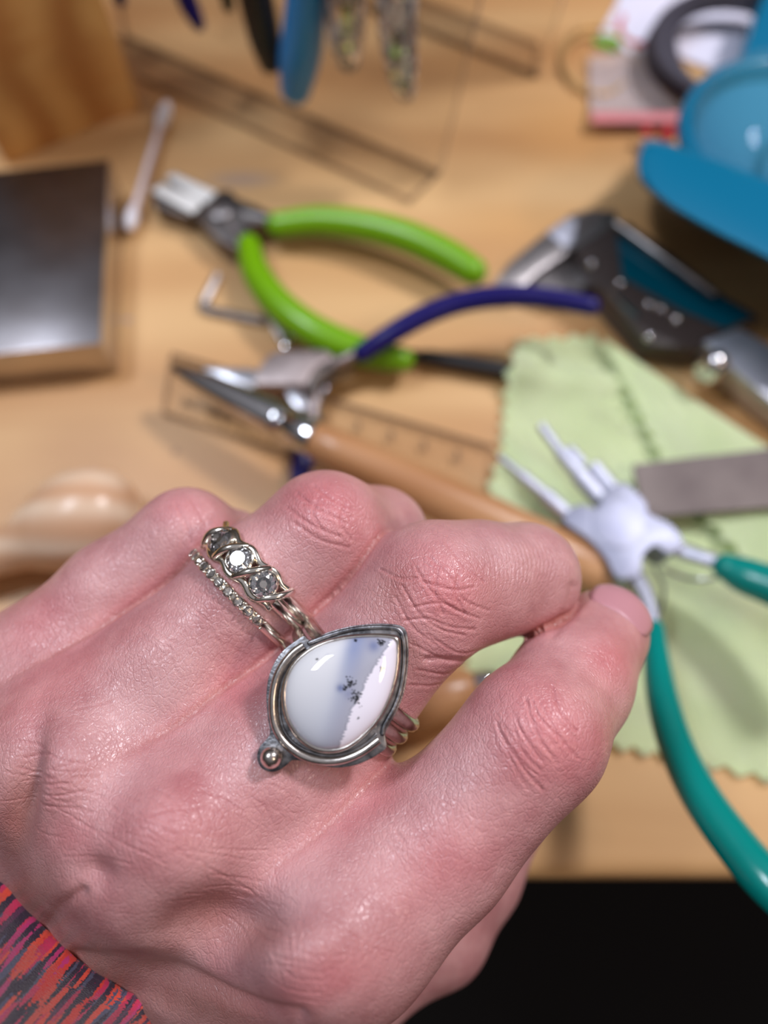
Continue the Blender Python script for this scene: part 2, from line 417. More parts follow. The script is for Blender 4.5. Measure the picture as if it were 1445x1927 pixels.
def seg_dist(P2, line):
    best = np.full(len(P2), 1e9)
    for a, b in zip(line, line[1:]):
        a = np.array(a, float); b = np.array(b, float); ba = b - a
        t = np.clip(((P2 - a) @ ba) / (ba @ ba), 0, 1)
        best = np.minimum(best, np.linalg.norm(P2 - a - t[:, None] * ba, axis=1))
    return best
disp = np.zeros(len(hv)); crease = np.zeros(len(hv))
fr = np.clip(front * 2.0, 0, 1)
def near_(line, w):
    P_ = np.array([tuple(q) for q in line], float); lo_ = P_.min(0) - w; hi_ = P_.max(0) + w
    i0, i1 = np.searchsorted(hx_s, lo_[0]), np.searchsorted(hx_s, hi_[0]); c = hx_o[i0:i1]; y = hpx[c, 1]
    return c[(y > lo_[1]) & (y < hi_[1])]
hx_o = np.argsort(hpx[:, 0]); hx_o = hx_o[front[hx_o] > 0.0] if len(front) == len(hx_o) else hx_o; hx_s = hpx[hx_o, 0]
def dent(line, width, depth):
    """depth in mm (+ = groove)"""
    global disp
    ix = near_(line, width * 3); d = seg_dist(hpx[ix], line); disp[ix] -= fr[ix] * depth * 0.001 * np.exp(-(d / width) ** 2)
def blob(px, py, rx, ry, ang, h):
    global disp
    c, s = math.cos(math.radians(ang)), math.sin(math.radians(ang))
    q = hpx - np.array([px, py]); u = (q @ np.array([c, s])) / rx; v = (q @ np.array([-s, c])) / ry
    disp += fr * h * 0.001 * np.exp(-(u * u + v * v))
# ---- tendons, hollows and folds of the back of the hand (heights in mm)
blob(425, 1742, 120, 55, -15, -3.2)
blob(182, 1640, 34, 30, 0, -1.3)
blob(42, 1500, 26, 120, 12, -2.9)
blob(85, 1690, 45, 40, 30, 1.4)
blob(15, 1590, 20, 60, 10, 0.8)
blob(110, 1440, 60, 80, 20, 0.6)
blob(560, 1790, 110, 70, -20, 1.2)
blob(290, 1545, 100, 60, -45, 1.2)
dent([(140, 1800), (200, 1806), (260, 1812), (330, 1832), (430, 1876), (560, 1916)], 15, 1.7)
dent([(90, 1740), (120, 1700), (150, 1680)], 12, 0.8)
blob(300, 1895, 120, 35, 25, 1.2)
blob(820, 1105, 80, 80, 0, 0.5); blob(1005, 1375, 80, 80, 0, 0.5); blob(615, 985, 70, 60, 0, 0.4)
blob(860, 1235, 60, 40, -40, 0.7)
dent([(905, 1250), (860, 1235), (800, 1240)], 6, 0.35)
dent([(1080, 1105), (1075, 1150), (1040, 1190)], 10, 0.5)
fd = np.full((5, len(hv)), 1.0)
for i_, ch in enumerate((PINKY, RINGF, MIDF, INDF, THMB)):
    pts_ = np.array([c[0] for c in ch]); near_f = np.linalg.norm(hv - pts_.mean(0), axis=1) < .045 + .02 * (i_ > 0)
    fd[i_, near_f] = chain(hv[near_f], ch, 0.004)
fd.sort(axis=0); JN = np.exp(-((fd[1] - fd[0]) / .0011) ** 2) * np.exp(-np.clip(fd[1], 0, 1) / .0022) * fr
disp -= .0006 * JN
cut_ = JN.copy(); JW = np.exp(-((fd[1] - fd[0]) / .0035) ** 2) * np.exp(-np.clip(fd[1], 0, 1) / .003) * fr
# ---- knuckle creases
rr_ = np.random.default_rng(21)
c7 = lambda P_: [(600 + x / 2.064, 950 + y / 2.064) for x, y in P_]
def bez(a, b, c, n=8):
    a, b, c = (np.array(q, float) for q in (a, b, c)); return [tuple((1 - t) ** 2 * a + 2 * t * (1 - t) * b + t * t * c) for t in np.linspace(0, 1, n)]
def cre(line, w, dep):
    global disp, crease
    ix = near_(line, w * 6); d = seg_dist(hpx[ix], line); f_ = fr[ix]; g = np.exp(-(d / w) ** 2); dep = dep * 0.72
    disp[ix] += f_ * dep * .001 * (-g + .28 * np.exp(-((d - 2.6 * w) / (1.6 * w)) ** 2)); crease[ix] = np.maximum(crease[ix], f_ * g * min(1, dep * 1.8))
A0, A1, B0, B1 = (np.array(q, float) for q in c7([(660, 880), (900, 660), (830, 1100), (1045, 900)]))
for j in range(17):
    t = j / 16 + rr_.normal(0, .02); s_ = A0 + (A1 - A0) * t + rr_.normal(0, 9, 2); e_ = B0 + (B1 - B0) * t + rr_.normal(0, 9, 2)
    e_ = s_ + (e_ - s_) * rr_.uniform(.75, 1.05); m_ = (s_ + e_) / 2 + np.array([-14, 12]) * rr_.uniform(.4, 1.3)
    s_ = s_ + (e_ - s_) * rr_.uniform(0, .25); cre(bez(s_, m_, e_), rr_.uniform(1.8, 2.8), rr_.uniform(.06, .24))
for P_ in ([(380, 250), (440, 340), (520, 400), (620, 440)], [(325, 315), (390, 420), (470, 480), (560, 500)], [(430, 205), (520, 300), (560, 370), (660, 410)], [(300, 360), (360, 470), (450, 540)],
           [(500, 160), (560, 240), (640, 300)], [(400, 300), (520, 330), (600, 320)], [(360, 400), (470, 380), (560, 420)], [(460, 250), (450, 340), (480, 420)], [(540, 260), (530, 350), (570, 430)], [(330, 450), (420, 440), (500, 470), (600, 480)],
           [(240, 250), (330, 290), (420, 280)], [(360, 540), (470, 590), (560, 600)], [(380, 640), (480, 650), (560, 625)], [(350, 700), (440, 700), (520, 680)], [(420, 500), (520, 560), (620, 560)]):
    cre(catmull(c7(P_), 4), 2.4, .17)
for k in range(16):   # fine transverse lines along the middle phalanx
    x = 640 + k * 17; cre(bez(*c7([(x - 30, 95 + k * 2), (x + 45, 200), (x + 30 - k * 2, 330 - k * 3)])), 1.8, .07)
for P_ in ([(560, 930), (600, 960), (650, 985)], [(540, 955), (590, 990), (640, 1010)], [(590, 915), (640, 950), (680, 960)], [(555, 985), (600, 1015), (655, 1030)], [(600, 935), (590, 970), (610, 1000)], [(650, 945), (640, 985), (660, 1015)], [(570, 950), (620, 950), (660, 975)]):
    cre(catmull(P_, 4), 2.6, .16)
for P_ in ([(330, 945), (350, 985), (360, 1020)], [(360, 940), (385, 985), (390, 1020)]): cre(P_, 3, .12)
# transverse wrinkles over the back of the hand (index, middle and ring metacarpal heads, ring finger)
def field(cx, cy, rx, ry, n, ang, ln, dep, w=2.0, sp=12):
    for k in range(n):
        q = rr_.normal(0, .45, 2) * np.array([rx, ry]); a = math.radians(ang + rr_.normal(0, sp)); l_ = ln * rr_.uniform(.5, 1.3); c = np.array([cx, cy]) + q
        d = np.array([math.cos(a), math.sin(a)]) * l_ / 2; nrm = np.array([-d[1], d[0]]) * rr_.normal(0, .22)
        cre(bez(c - d, c + nrm, c + d, 6), w * rr_.uniform(.7, 1.2), dep * rr_.uniform(.5, 1.3))
field(330, 1560, 170, 110, 22, 22, 120, .12); field(330, 1560, 170, 110, 10, 75, 70, .07)
field(110, 1460, 90, 120, 26, 8, 90, .13)
field(560, 1770, 160, 90, 22, 20, 90, .10); field(560, 1770, 160, 90, 16, 80, 60, .08)
field(400, 1200, 120, 90, 16, 42, 80, .07); field(520, 1480, 150, 80, 14, 20, 80, .06)
field(430, 1690, 120, 70, 14, 14, 120, .10)
field(800, 1560, 160, 120, 18, 52, 60, .05); field(700, 1290, 80, 160, 10, 40, 60, .05)
# ---- skin tone fields, with shade painted into hollows and finger junctions
def spot(arr, px, py, rx, ry, ang, a):
    c, s = math.cos(math.radians(ang)), math.sin(math.radians(ang)); q = hpx - np.array([px, py]); u = (q @ np.array([c, s])) / rx; v = (q @ np.array([-s, c])) / ry
    return np.maximum(arr, a * np.exp(-(u * u + v * v)))
red = np.zeros(len(hv)); pale = np.zeros(len(hv)); brown = np.zeros(len(hv))
for b in ((620, 965, 90, 70, 30, .5), (830, 1110, 90, 80, 40, .5), (1020, 1380, 120, 100, 45, .5), (1150, 1240, 60, 60, 0, .45), (320, 1540, 190, 120, -40, .22), (600, 1860, 150, 50, -25, .35), (120, 1260, 200, 50, -40, .35), (340, 960, 60, 40, 0, .3),
          (830, 1620, 120, 80, -45, .3), (440, 1290, 70, 60, -45, .4), (130, 1580, 60, 50, 0, .3), (70, 1170, 90, 50, -40, .35), (700, 1500, 120, 40, -40, .3)): red = spot(red, *b)  # skin redness; the spot beside the ring finger paints its reddish shadow side
for b in ((560, 1090, 120, 60, -45, .4), (280, 1330, 130, 50, -45, .5), (520, 1720, 120, 60, -30, .35), (930, 1030, 80, 40, 0, .3), (250, 1080, 90, 30, -40, .35), (860, 1450, 90, 40, -45, .35), (470, 1440, 90, 40, -45, .3), (240, 1460, 70, 40, -30, .3)): pale = spot(pale, *b)
for b in ((200, 1850, 170, 50, 35, .5), (60, 1700, 70, 80, 0, .45), (440, 1760, 120, 45, 0, .35), (30, 1550, 40, 100, 0, .4), (380, 1890, 170, 50, 20, .4), (740, 1110, 40, 60, 40, .25)): brown = spot(brown, *b)  # brown spots paint shade into the hollows of the hand
brown = np.maximum(brown, .6 * JN); red = np.maximum(red, .5 * JW); pale *= 1 - JW  # junctions between fingers browned and reddened as painted contact shade
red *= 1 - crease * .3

hv = hv + hn * disp[:, None]
def np_mesh(name, v, q):
    me = bpy.data.meshes.new(name)
    me.vertices.add(len(v)); me.vertices.foreach_set('co', np.ascontiguousarray(v, dtype=np.float32).ravel())
    me.loops.add(q.size); me.loops.foreach_set('vertex_index', q.astype(np.int32).ravel())
    me.polygons.add(len(q)); me.polygons.foreach_set('loop_start', (np.arange(len(q)) * q.shape[1]).astype(np.int32))
    me.update(calc_edges=True); me.validate(); return me
me = np_mesh('person', hv, hq)
for nm, arr in (('red', red), ('pale', pale), ('brown', brown), ('crease', crease)):
    at = me.attributes.new(nm, 'FLOAT', 'POINT'); at.data.foreach_set('value', arr.astype(np.float32))
def skin_mat():
    m = mat('skin', srgb(206, 158, 158), 0.33)
    p = P(m)
    p.inputs['Subsurface Weight'].default_value = 0.12
    p.inputs['Subsurface Radius'].default_value = (1.0, 0.35, 0.2); p.inputs['Subsurface Scale'].default_value = 0.0012
    p.inputs['Specular IOR Level'].default_value = 0.6
    tc = N(m, 'ShaderNodeTexCoord')
    def attr(n):
        a = N(m, 'ShaderNodeAttribute'); a.attribute_name = n; return a.outputs['Fac']
    cur = None
    n1 = N(m, 'ShaderNodeTexNoise'); n1.inputs['Scale'].default_value = 130; n1.inputs['Detail'].default_value = 5; n1.inputs['Roughness'].default_value = .6
    L(m, tc.outputs['Object'], n1.inputs['Vector'])
    r = N(m, 'ShaderNodeValToRGB'); r.color_ramp.elements[0].position = .32; r.color_ramp.elements[1].position = .68
    r.color_ramp.elements[0].color = (*srgb(180, 122, 124), 1); r.color_ramp.elements[1].color = (*srgb(210, 158, 158), 1)
    L(m, n1.outputs[0], r.inputs[0]); cur = r.outputs[0]
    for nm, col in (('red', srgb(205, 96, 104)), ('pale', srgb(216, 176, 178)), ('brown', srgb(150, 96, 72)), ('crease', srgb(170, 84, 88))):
        mx = N(m, 'ShaderNodeMix', data_type='RGBA'); mx.clamp_factor = True
        L(m, attr(nm), mx.inputs['Factor']); L(m, cur, mx.inputs['A']); mx.inputs['B'].default_value = (*col, 1); cur = mx.outputs['Result']
    L(m, cur, p.inputs['Base Color'])
    # skin relief: two scales of cell furrows, warped
    nw = N(m, 'ShaderNodeTexNoise'); nw.inputs['Scale'].default_value = 260; nw.inputs['Detail'].default_value = 2; L(m, tc.outputs['Object'], nw.inputs['Vector'])
    sub = N(m, 'ShaderNodeVectorMath', operation='MULTIPLY_ADD'); sub.inputs[1].default_value = (0.0016,) * 3
    L(m, nw.outputs['Color'], sub.inputs[0]); L(m, tc.outputs['Object'], sub.inputs[2])
    hs = []
    for sc_, w in ((480, 0.5), (1300, 0.9), (2800, 0.6)):
        v = N(m, 'ShaderNodeTexVoronoi', feature='DISTANCE_TO_EDGE'); v.inputs['Scale'].default_value = sc_
        mp = N(m, 'ShaderNodeMapping'); mp.inputs['Rotation'].default_value = (0, 0, math.radians(35 if sc_ < 1000 else -20)); mp.inputs['Scale'].default_value = (1.0, 0.62, 1.0)
        L(m, sub.outputs[0], mp.inputs[0]); L(m, mp.outputs[0], v.inputs['Vector'])
        mr = N(m, 'ShaderNodeMapRange'); mr.inputs['From Max'].default_value = 0.07 if sc_ < 500 else 0.16; mr.inputs['To Max'].default_value = w; mr.interpolation_type = 'SMOOTHSTEP'
        L(m, v.outputs['Distance'], mr.inputs['Value']); hs.append(mr.outputs[0])
    add = N(m, 'ShaderNodeMath', operation='ADD'); L(m, hs[0], add.inputs[0]); L(m, hs[1], add.inputs[1])
    bp = N(m, 'ShaderNodeBump'); bp.inputs['Strength'].default_value = 0.5; bp.inputs['Distance'].default_value = 0.00009
    add2 = N(m, 'ShaderNodeMath', operation='ADD'); L(m, add.outputs[0], add2.inputs[0]); L(m, hs[2], add2.inputs[1]); L(m, add2.outputs[0], bp.inputs['Height']); L(m, bp.outputs[0], p.inputs['Normal'])
    return m
M['skin'] = skin_mat()
hand = link_mesh('person', me, M['skin'])
tag(hand, "left hand of a person held over the bench, fingers bent, wearing three rings", 'person')

# ------------------------------------------------------------------ path helper: (px, py, height mm, half width in px) -> point and radius
def pr(px, py, z, rpx):
    p = G(px, py, z * 0.001); d = (p - CAM).dot(FWD); return p, rpx * d / F_
def pix_path(spec, n=6):
    q = [pr(*s) for s in spec]
    arr = catmull([(*p, r) for p, r in q], n)
    return [Vector(a[:3]) for a in arr], [max(a[3], 1e-5) for a in arr]
def tube(name, spec, m, parent, n=6, flat=1.0, seg=16, cap='round', label=None, square=0):
    pts, rr = pix_path(spec, n)
    return obj(name, sweep(NB(), pts, rr, seg, flat, cap=cap, square=square), m, parent, label=label)
def slab(name, pix, z0, z1, m, parent=None, bev=0.6, smooth=True, label=None, ztop=None):
    """outline traced on its top face (height z1 mm), thickness down to z0"""
    pts = [G(x, y, z1 * 0.001) for x, y in pix]
    return obj(name, prism(NB(), pts, (0, 0, (z0 - z1) * 0.001), bev * 0.001), m, parent, smooth, label)
def crop(P_, ox, oy, s): return [(ox + x / s, oy + y / s) for x, y in P_]
def sub(name, bm, m, part, root, **k):
    o = obj(name, bm, m, None, **k); o.parent = part; o.matrix_parent_inverse = Matrix.Translation(-Vector(root.location)) if False else Matrix.Identity(4)
    # the part carries the root's offset as its inverse; world space is kept
    o.matrix_parent_inverse = (Matrix.Translation(Vector(root.location)) @ part.matrix_parent_inverse).inverted()
    return o

# ================================================================== pendant ring on the middle finger
M['silver'] = noise_mix(mat('warm_silver', (0.62, 0.55, 0.5), 0.24, 1.0), (0.42, 0.37, 0.34), (0.70, 0.64, 0.59), 420, bump=.12, bscale=1500)
M['patina'] = noise_mix(mat('oxidised_silver', (0.2, 0.2, 0.2), 0.36, 1.0), (0.10, 0.10, 0.11), (0.34, 0.33, 0.34), 700, detail=6, bump=.3, bscale=2500)
M['whitegold'] = mat('white_gold', (0.86, 0.80, 0.71), 0.15, 1.0)
def gem_mat():
    m = mat('cut_crystal', (0.98, 0.98, 1.0), 0.0, 0.0); p = P(m)
    p.inputs['Transmission Weight'].default_value = 1.0; p.inputs['IOR'].default_value = 2.15; p.inputs['Metallic'].default_value = 0.12
    return m
M['gem'] = gem_mat()
M['nail'] = mat('fingernail', srgb(192, 136, 144), 0.4)
M['gemseat'] = mat('gem_pavilion', (0.30, 0.29, 0.30), 0.12, 1.0)
MF = [(np.array(a[0]), a[1]) for a in MIDF]
axM = Vector(MF[3][0] - MF[1][0]).normalized()
cM_ = Vector(MF[2][0])
def frame(c, ax):
    v = (CAM - c).normalized(); u = (v - ax * v.dot(ax)).normalized(); return u, ax.cross(u)
uM, sM = frame(cM_, axM)
PO = Wd(645, 1305, 100.6); PNn = uM
def PL(cx, cy, h=0.0):
    """crop pixel of the ring close-up -> point of the ring's face plane, h mm above it"""
    r = ray(340 + cx / 2.89, 960 + cy / 2.89); o = PO + PNn * (h * 0.001)
    return CAM + r * ((o - CAM).dot(PNn) / r.dot(PNn))
pring = empty('statement_ring', PO, 'large pear-shaped silver ring with milky dendritic stone on the middle finger', 'ring')
out_pix = [(1212, 636), (1238, 720), (1236, 860), (1215, 990), (1180, 1085), (1128, 1180), (1112, 1225), (1118, 1290), (1080, 1325), (1030, 1355), (950, 1388), (850, 1402), (740, 1388), (660, 1366),
           (608, 1362), (575, 1388), (530, 1418), (480, 1424), (435, 1400), (413, 1345), (428, 1288), (462, 1250), (484, 1210), (472, 1130), (464, 1020), (474, 920), (508, 830), (560, 760), (640, 700), (672, 684), (705, 706), (800, 664), (900, 636), (1000, 621), (1110, 617)]
def dense(pix, n=5): return [tuple(p) for p in closed_catmull(pix, n)]
pl = dense(out_pix)
obj('backplate', prism(NB(), [PL(x, y, 0) for x, y in pl], -PNn * 0.0011, 0.00022), M['patina'], pring, label='oxidised dark silver plate')
rim = [(700, 722), (800, 684), (900, 655), (1000, 640), (1110, 637), (1190, 655), (1216, 730), (1214, 860), (1194, 985), (1160, 1078), (1110, 1168), (1098, 1215)]
c_ = catmull([(*PL(x, y, 0.05),) for x, y in rim], 8)
obj('rim_wire', sweep(NB(), [Vector(p) for p in c_], 0.00034, 12, up=PNn), M['patina'], pring)
wire = [(668, 735), (612, 776), (560, 838), (522, 915), (503, 1010), (503, 1110), (524, 1198), (570, 1268), (640, 1323), (720, 1355), (810, 1366), (900, 1352), (990, 1312), (1078, 1248)]
c_ = catmull([(*PL(x, y, 0.25),) for x, y in wire], 8)
obj('bar_wire', sweep(NB(), [Vector(p) for p in c_], 0.00056, 16, up=PNn, cap='flat'), M['silver'], pring, label='bright half round silver bar curving around the stone')
wire2 = [(650, 790), (595, 850), (555, 930), (538, 1020), (540, 1110), (560, 1190), (605, 1255), (670, 1300), (750, 1328), (830, 1334), (910, 1318), (1000, 1272), (1060, 1220)]
c_ = catmull([(*PL(x, y, 0.0),) for x, y in wire2], 8)
obj('inner_wire', sweep(NB(), [Vector(p) for p in c_], 0.0002, 8, up=PNn), M['patina'], pring)
st_pix = [(1163, 706), (1176, 770), (1166, 890), (1130, 1020), (1075, 1125), (990, 1220), (900, 1284), (810, 1304), (725, 1286), (650, 1232), (595, 1150), (567, 1050), (572, 950), (606, 862), (668, 792), (755, 738), (860, 706), (970, 692), (1080, 690)]
so = np.array(dense(st_pix, 12)); cen = so.mean(0)
def loft(bm, rings):
    vs = [[bm.verts.new(p) for p in r] for r in rings]
    for A_, B_ in zip(vs, vs[1:]):
        n = len(A_)
        for k in range(n): bm.faces.new((A_[k], A_[(k + 1) % n], B_[(k + 1) % n], B_[k]))
    return vs
def scaled(s): return [tuple(cen + (p - cen) * s) for p in so]
bm = NB()
loft(bm, [[PL(x, y, h) for x, y in scaled(s)] for s, h in ((1.075, -0.1), (1.07, 0.7), (1.055, 1.15), (1.035, 1.32), (1.01, 1.38), (0.99, 1.30), (0.985, 1.0))])
obj('bezel', bm, M['silver'], pring, sharp=60)
# stone
NR = 130
rings = []; cols = []
def srg(c): return np.array(srgb(*c))
bx = np.array([720, 920, 1000, 1080, 1180, 1285]); bv = np.array([1140, 1012, 985, 932, 902, 862])
dots = []
for (cx, cy, n, sp) in ((925, 940, 42, 20), (905, 965, 16, 14), (948, 1030, 50, 24), (1088, 728, 36, 16), (1102, 865, 18, 10), (948, 712, 10, 7), (935, 985, 8, 12), (740, 812, 5, 5), (965, 1130, 3, 4)):
    x, y = cx, cy
    for k in range(n):
        x += rng.normal(0, 8); y += rng.normal(0, 10)
        if abs(x - cx) > sp * 1.6 or abs(y - cy) > sp * 1.8: x, y = cx + rng.normal(0, 5), cy + rng.normal(0, 6)
        dots.append((x, y, rng.uniform(2.2, 5.2)))
dots = np.array(dots)
def stone_col(q):
    x, y = q[:, 0], q[:, 1]
    milky, blue, grey, white, low = srg((222, 222, 226)), srg((120, 134, 176)), srg((168, 168, 182)), srg((238, 232, 244)), srg((186, 190, 202))
    def ss(a, b, v): t = np.clip((v - a) / (b - a), 0, 1); return t * t * (3 - 2 * t)
    c = milky + (low - milky) * ss(0.0, 1.0, (y - 820) / 420 * 0.7 + (x - 620) / 900)[:, None]
    mid = 955 - (y - 700) * 0.28
    w = np.exp(-((x - mid) / 60) ** 2) * np.exp(-np.clip(y - 760, 0, 999) / 240)
    g = ss(-70, 60, x - mid)
    c = c + (grey - c) * (g * 0.95)[:, None]
    c = c + (blue - c) * (w * 0.75)[:, None]
    for hx, hy, hr, a in ((868, 968, 22, .8), (1050, 738, 34, .7), (915, 1000, 30, .35), (800, 790, 10, .2)):
        hh = np.exp(-(((x - hx) ** 2 + ((y - hy) * 1.0) ** 2) / hr ** 2)) * a
        c = c + (srg((90, 104, 150)) - c) * hh[:, None]
    xb = np.interp(y, bx, bv) + 7 * np.sin(y / 11) * np.sin(y / 4.3 + 1) + 4 * np.sin(y / 2.6)
    r = ss(-3, 5, x - xb)
    edge = np.exp(-((x - xb + 6) / 6) ** 2) * 0.25
    c = c * (1 - edge[:, None] * .6)
    c = c + (white - c) * r[:, None]
    dk = np.zeros(len(q))
    for dx, dy, dr in dots:
        dk = np.maximum(dk, ss(dr + 1.6, dr - 1.2, np.hypot(x - dx, y - dy)))
    return c * (1 - 0.95 * dk[:, None])
SV, SQ, SC2 = [], [], []
n_o = len(so)
for i in range(NR):
    t = 1 - (i / NR); h = 1.05 + 2.0 * math.sqrt(max(0, 1 - t ** 2.3))
    q = cen + (so - cen) * t * 0.995
    SC2.append(q); SV.append(np.array([tuple(PL(x, y, h)) for x, y in q]))
for i in range(NR - 1):
    k = np.arange(n_o); SQ.append(np.stack([i * n_o + k, i * n_o + (k + 1) % n_o, (i + 1) * n_o + (k + 1) % n_o, (i + 1) * n_o + k], 1))
SV = np.concatenate(SV); SQ = np.concatenate(SQ); SC2 = np.concatenate(SC2)
n0 = np.cross(SV[SQ[0, 1]] - SV[SQ[0, 0]], SV[SQ[0, 3]] - SV[SQ[0, 0]])
me = np_mesh('stone', SV, SQ)
bb = bmesh.new(); bb.from_mesh(me); bb.verts.ensure_lookup_table()
bb.faces.new([bb.verts[(NR - 1) * n_o + k] for k in range(n_o)]); bmesh.ops.recalc_face_normals(bb, faces=bb.faces); bb.to_mesh(me); bb.free()
if me.polygons[0].normal.dot(PNn) < 0: me.flip_normals()
at = me.color_attributes.new('Col', 'FLOAT_COLOR', 'POINT'); cc = np.ones((len(SV), 4)); cc[:, :3] = stone_col(SC2); at.data.foreach_set('color', cc.astype(np.float32).ravel())
m = mat('dendritic_opal', (0.8, 0.8, 0.85), 0.04); a_ = N(m, 'ShaderNodeAttribute'); a_.attribute_name = 'Col'; L(m, a_.outputs['Color'], P(m).inputs['Base Color'])
P(m).inputs['Coat Weight'].default_value = 0.6; P(m).inputs['Coat Roughness'].default_value = 0.02
link_mesh('stone', me, m, pring, label='milky opal with black fern-like specks and a white wedge')
bm = ball(NB(), PL(492, 1345, 0.75), 0.00140, 32)
obj('silver_ball', bm, M['silver'], pring)
R_M = MF[2][1] + 0.0004
def hoop(name, c, ax, u, s, R, off, r, m, parent, flat=1.0, a0=None, a1=None, n=96, bias=0):
    full = a0 is None
    A0, A1 = (0, 2 * math.pi) if full else (math.radians(a0), math.radians(a1))
    N_ = n if full else n + 1
    pts = [c + ax * off + (u * math.cos(A0 + (A1 - A0) * k / n) + s * math.sin(A0 + (A1 - A0) * k / n)) * R for k in range(N_)]
    bm = NB(); rad = []
    for k in range(N_):
        rad.append(r)
    # 'up' must follow the radius: sweep manually
    seg = 12; rings = []
    for k in range(N_):
        a = A0 + (A1 - A0) * k / n; rd = u * math.cos(a) + s * math.sin(a)
        rings.append([bm.verts.new(pts[k] + ax * math.cos(2 * math.pi * j / seg) * r + rd * math.sin(2 * math.pi * j / seg) * r * flat) for j in range(seg)])
    for k in range(N_ if full else N_ - 1):
        A_, B_ = rings[k], rings[(k + 1) % N_]
        for j in range(seg): bm.faces.new((A_[j], A_[(j + 1) % seg], B_[(j + 1) % seg], B_[j]))
    if not full: bm.faces.new(list(reversed(rings[0]))); bm.faces.new(rings[-1])
    return obj(name, bm, m, parent)
for off in (-0.0029, -0.0005, 0.0019):
    hoop('shank', cM_ + axM * 0.0, axM, uM, sM, R_M + 0.0002, off - 0.0006, 0.00105, M['silver'], pring)

# ================================================================== the two rings on the ring finger
RFm = [(np.array(a[0]), a[1]) for a in RINGF]
axR = Vector(RFm[3][0] - RFm[1][0]).normalized(); cR_ = Vector(RFm[2][0]); vR = (CAM - cR_).normalized(); axR = RGT * .71 + UPV * .70; axR = (axR - vR * axR.dot(vR) * .9).normalized(); uR, sR = frame(cR_, axR)
tmp_hit = (uR * 1.0)
def gem(bm, c, n, r, seg=8, depth=0.75):
    n = n.normalized(); t = n.orthogonal().normalized(); b = n.cross(t)
    def rg(rad, h, o=0): return [bm.verts.new(c + (t * math.cos(2 * math.pi * (k + o) / seg) + b * math.sin(2 * math.pi * (k + o) / seg)) * rad + n * h) for k in range(seg)]
    T = rg(r * .56, r * .33); Sg = rg(r * .80, r * .20, .5); Gd = rg(r, 0); G2 = rg(r, -r * .04, .5); cul = bm.verts.new(c - n * r * depth); Pv = rg(r * .5, -r * depth * .55, .5)
    bm.faces.new(T)
    for k in range(seg):
        j = (k + 1) % seg
        bm.faces.new((T[k], Sg[k], T[j])); bm.faces.new((T[k], Gd[k], Sg[k])) ; bm.faces.new((Sg[k], Gd[j], T[j])) ; bm.faces.new((Gd[k], G2[k], Sg[k])); bm.faces.new((G2[k], Gd[j], Sg[k]))
        bm.faces.new((Gd[k], Pv[k], G2[k])); bm.faces.new((G2[k], Pv[k], Gd[j])); bm.faces.new((Pv[k - 1], Pv[k], Gd[k])) ; bm.faces.new((Pv[k - 1], cul, Pv[k]))
    return bm
def cup(bm, c, n, r, h0, h1, th=0.00028, seg=28):
    n = n.normalized(); t = n.orthogonal().normalized(); b = n.cross(t)
    def rg(rad, h): return [bm.verts.new(c + (t * math.cos(2 * math.pi * k / seg) + b * math.sin(2 * math.pi * k / seg)) * rad + n * h) for k in range(seg)]
    rs = [rg(r * .72, h0), rg(r + th, (h0 + h1) / 2), rg(r + th, h1), rg(r + th * .4, h1 + th * .4), rg(r - th * .3, h1), rg(r * .8, h0 * .5)]
    for A_, B_ in zip(rs, rs[1:]):
        for k in range(seg): bm.faces.new((A_[k], A_[(k + 1) % seg], B_[(k + 1) % seg], B_[k]))
    bm.faces.new(rs[-1]); return bm
RR = RFm[2][1] + 0.0007
tri = empty('bypass_ring', cR_, 'white gold ring with three round diamonds between twisting wires, on the ring finger', 'ring', 'rings on the ring finger')
offT = 0.0009
def rpt(a, off, R): 
    a = math.radians(a); return cR_ + axR * off + (uR * math.cos(a) + sR * math.sin(a)) * R, (uR * math.cos(a) + sR * math.sin(a))
SGN = 1 if sR.dot(RGT) > 0 else -1
A3 = [SGN * a for a in (-47, -22.5, 2)]
hoop('shank', cR_, axR, uR, sR, RR + 0.0002, offT, 0.00135, M['whitegold'], tri, 0.55, a0=SGN * 18, a1=SGN * 295)
for a in A3:
    p, n = rpt(a, offT, RR + 0.0014)
    obj('setting_cup', cup(NB(), p, n, 0.00185, -0.0014, 0.00025), M['whitegold'], tri)
    obj('diamond', gem(NB(), p + n * 0.0003, n, 0.00195, 12, .68), M['gem'], tri, smooth=False)
# bypass wires: between neighbouring stones two strands cross over diagonally
for i, a in enumerate([SGN * x for x in (-59, -34.7, -10.2, 14.3)]):
    for w in (1,):
        pts = []
        for k in range(13):
            t = k / 12; da = (-9 + 18 * t) * SGN; oo = -2.1 + 4.2 * t
            lift = 0.0008 + 0.0011 * math.sin(math.pi * t)
            p, n = rpt(a + da * 0.8 + 0, offT + oo * 0.001, RR + lift); pts.append(p)
        obj('twist_wire', sweep(NB(), pts, 0.00058, 12, up=n), M['whitegold'], tri)
for sgn_ in (-1, 1):
    pts = []; 
    for k in range(49):
        a = SGN * (-68 + 86 * k / 48); wob = 0.0003 * math.cos(math.radians((a * SGN + 47) / 24.5 * 360))
        p, n = rpt(a, offT + sgn_ * (0.00205 + wob), RR + 0.0006); pts.append(p)
    obj('side_rail', sweep(NB(), pts, 0.00058, 12, up=axR), M['whitegold'], tri)
for o2 in (-0.0007, 0.0009):
    hoop('side_shank', cR_, axR, uR, sR, RR + 0.0007, offT + o2, 0.0009, M['whitegold'], tri, 0.8, a0=SGN * 17, a1=SGN * 110, n=40)
pav = empty('diamond_band', cR_, 'thin white gold band set with a row of tiny diamonds, nearest the knuckle', 'ring', 'rings on the ring finger')
offP = -0.0033
hoop('shank', cR_, axR, uR, sR, RR, offP, 0.00085, M['whitegold'], pav, 0.75)
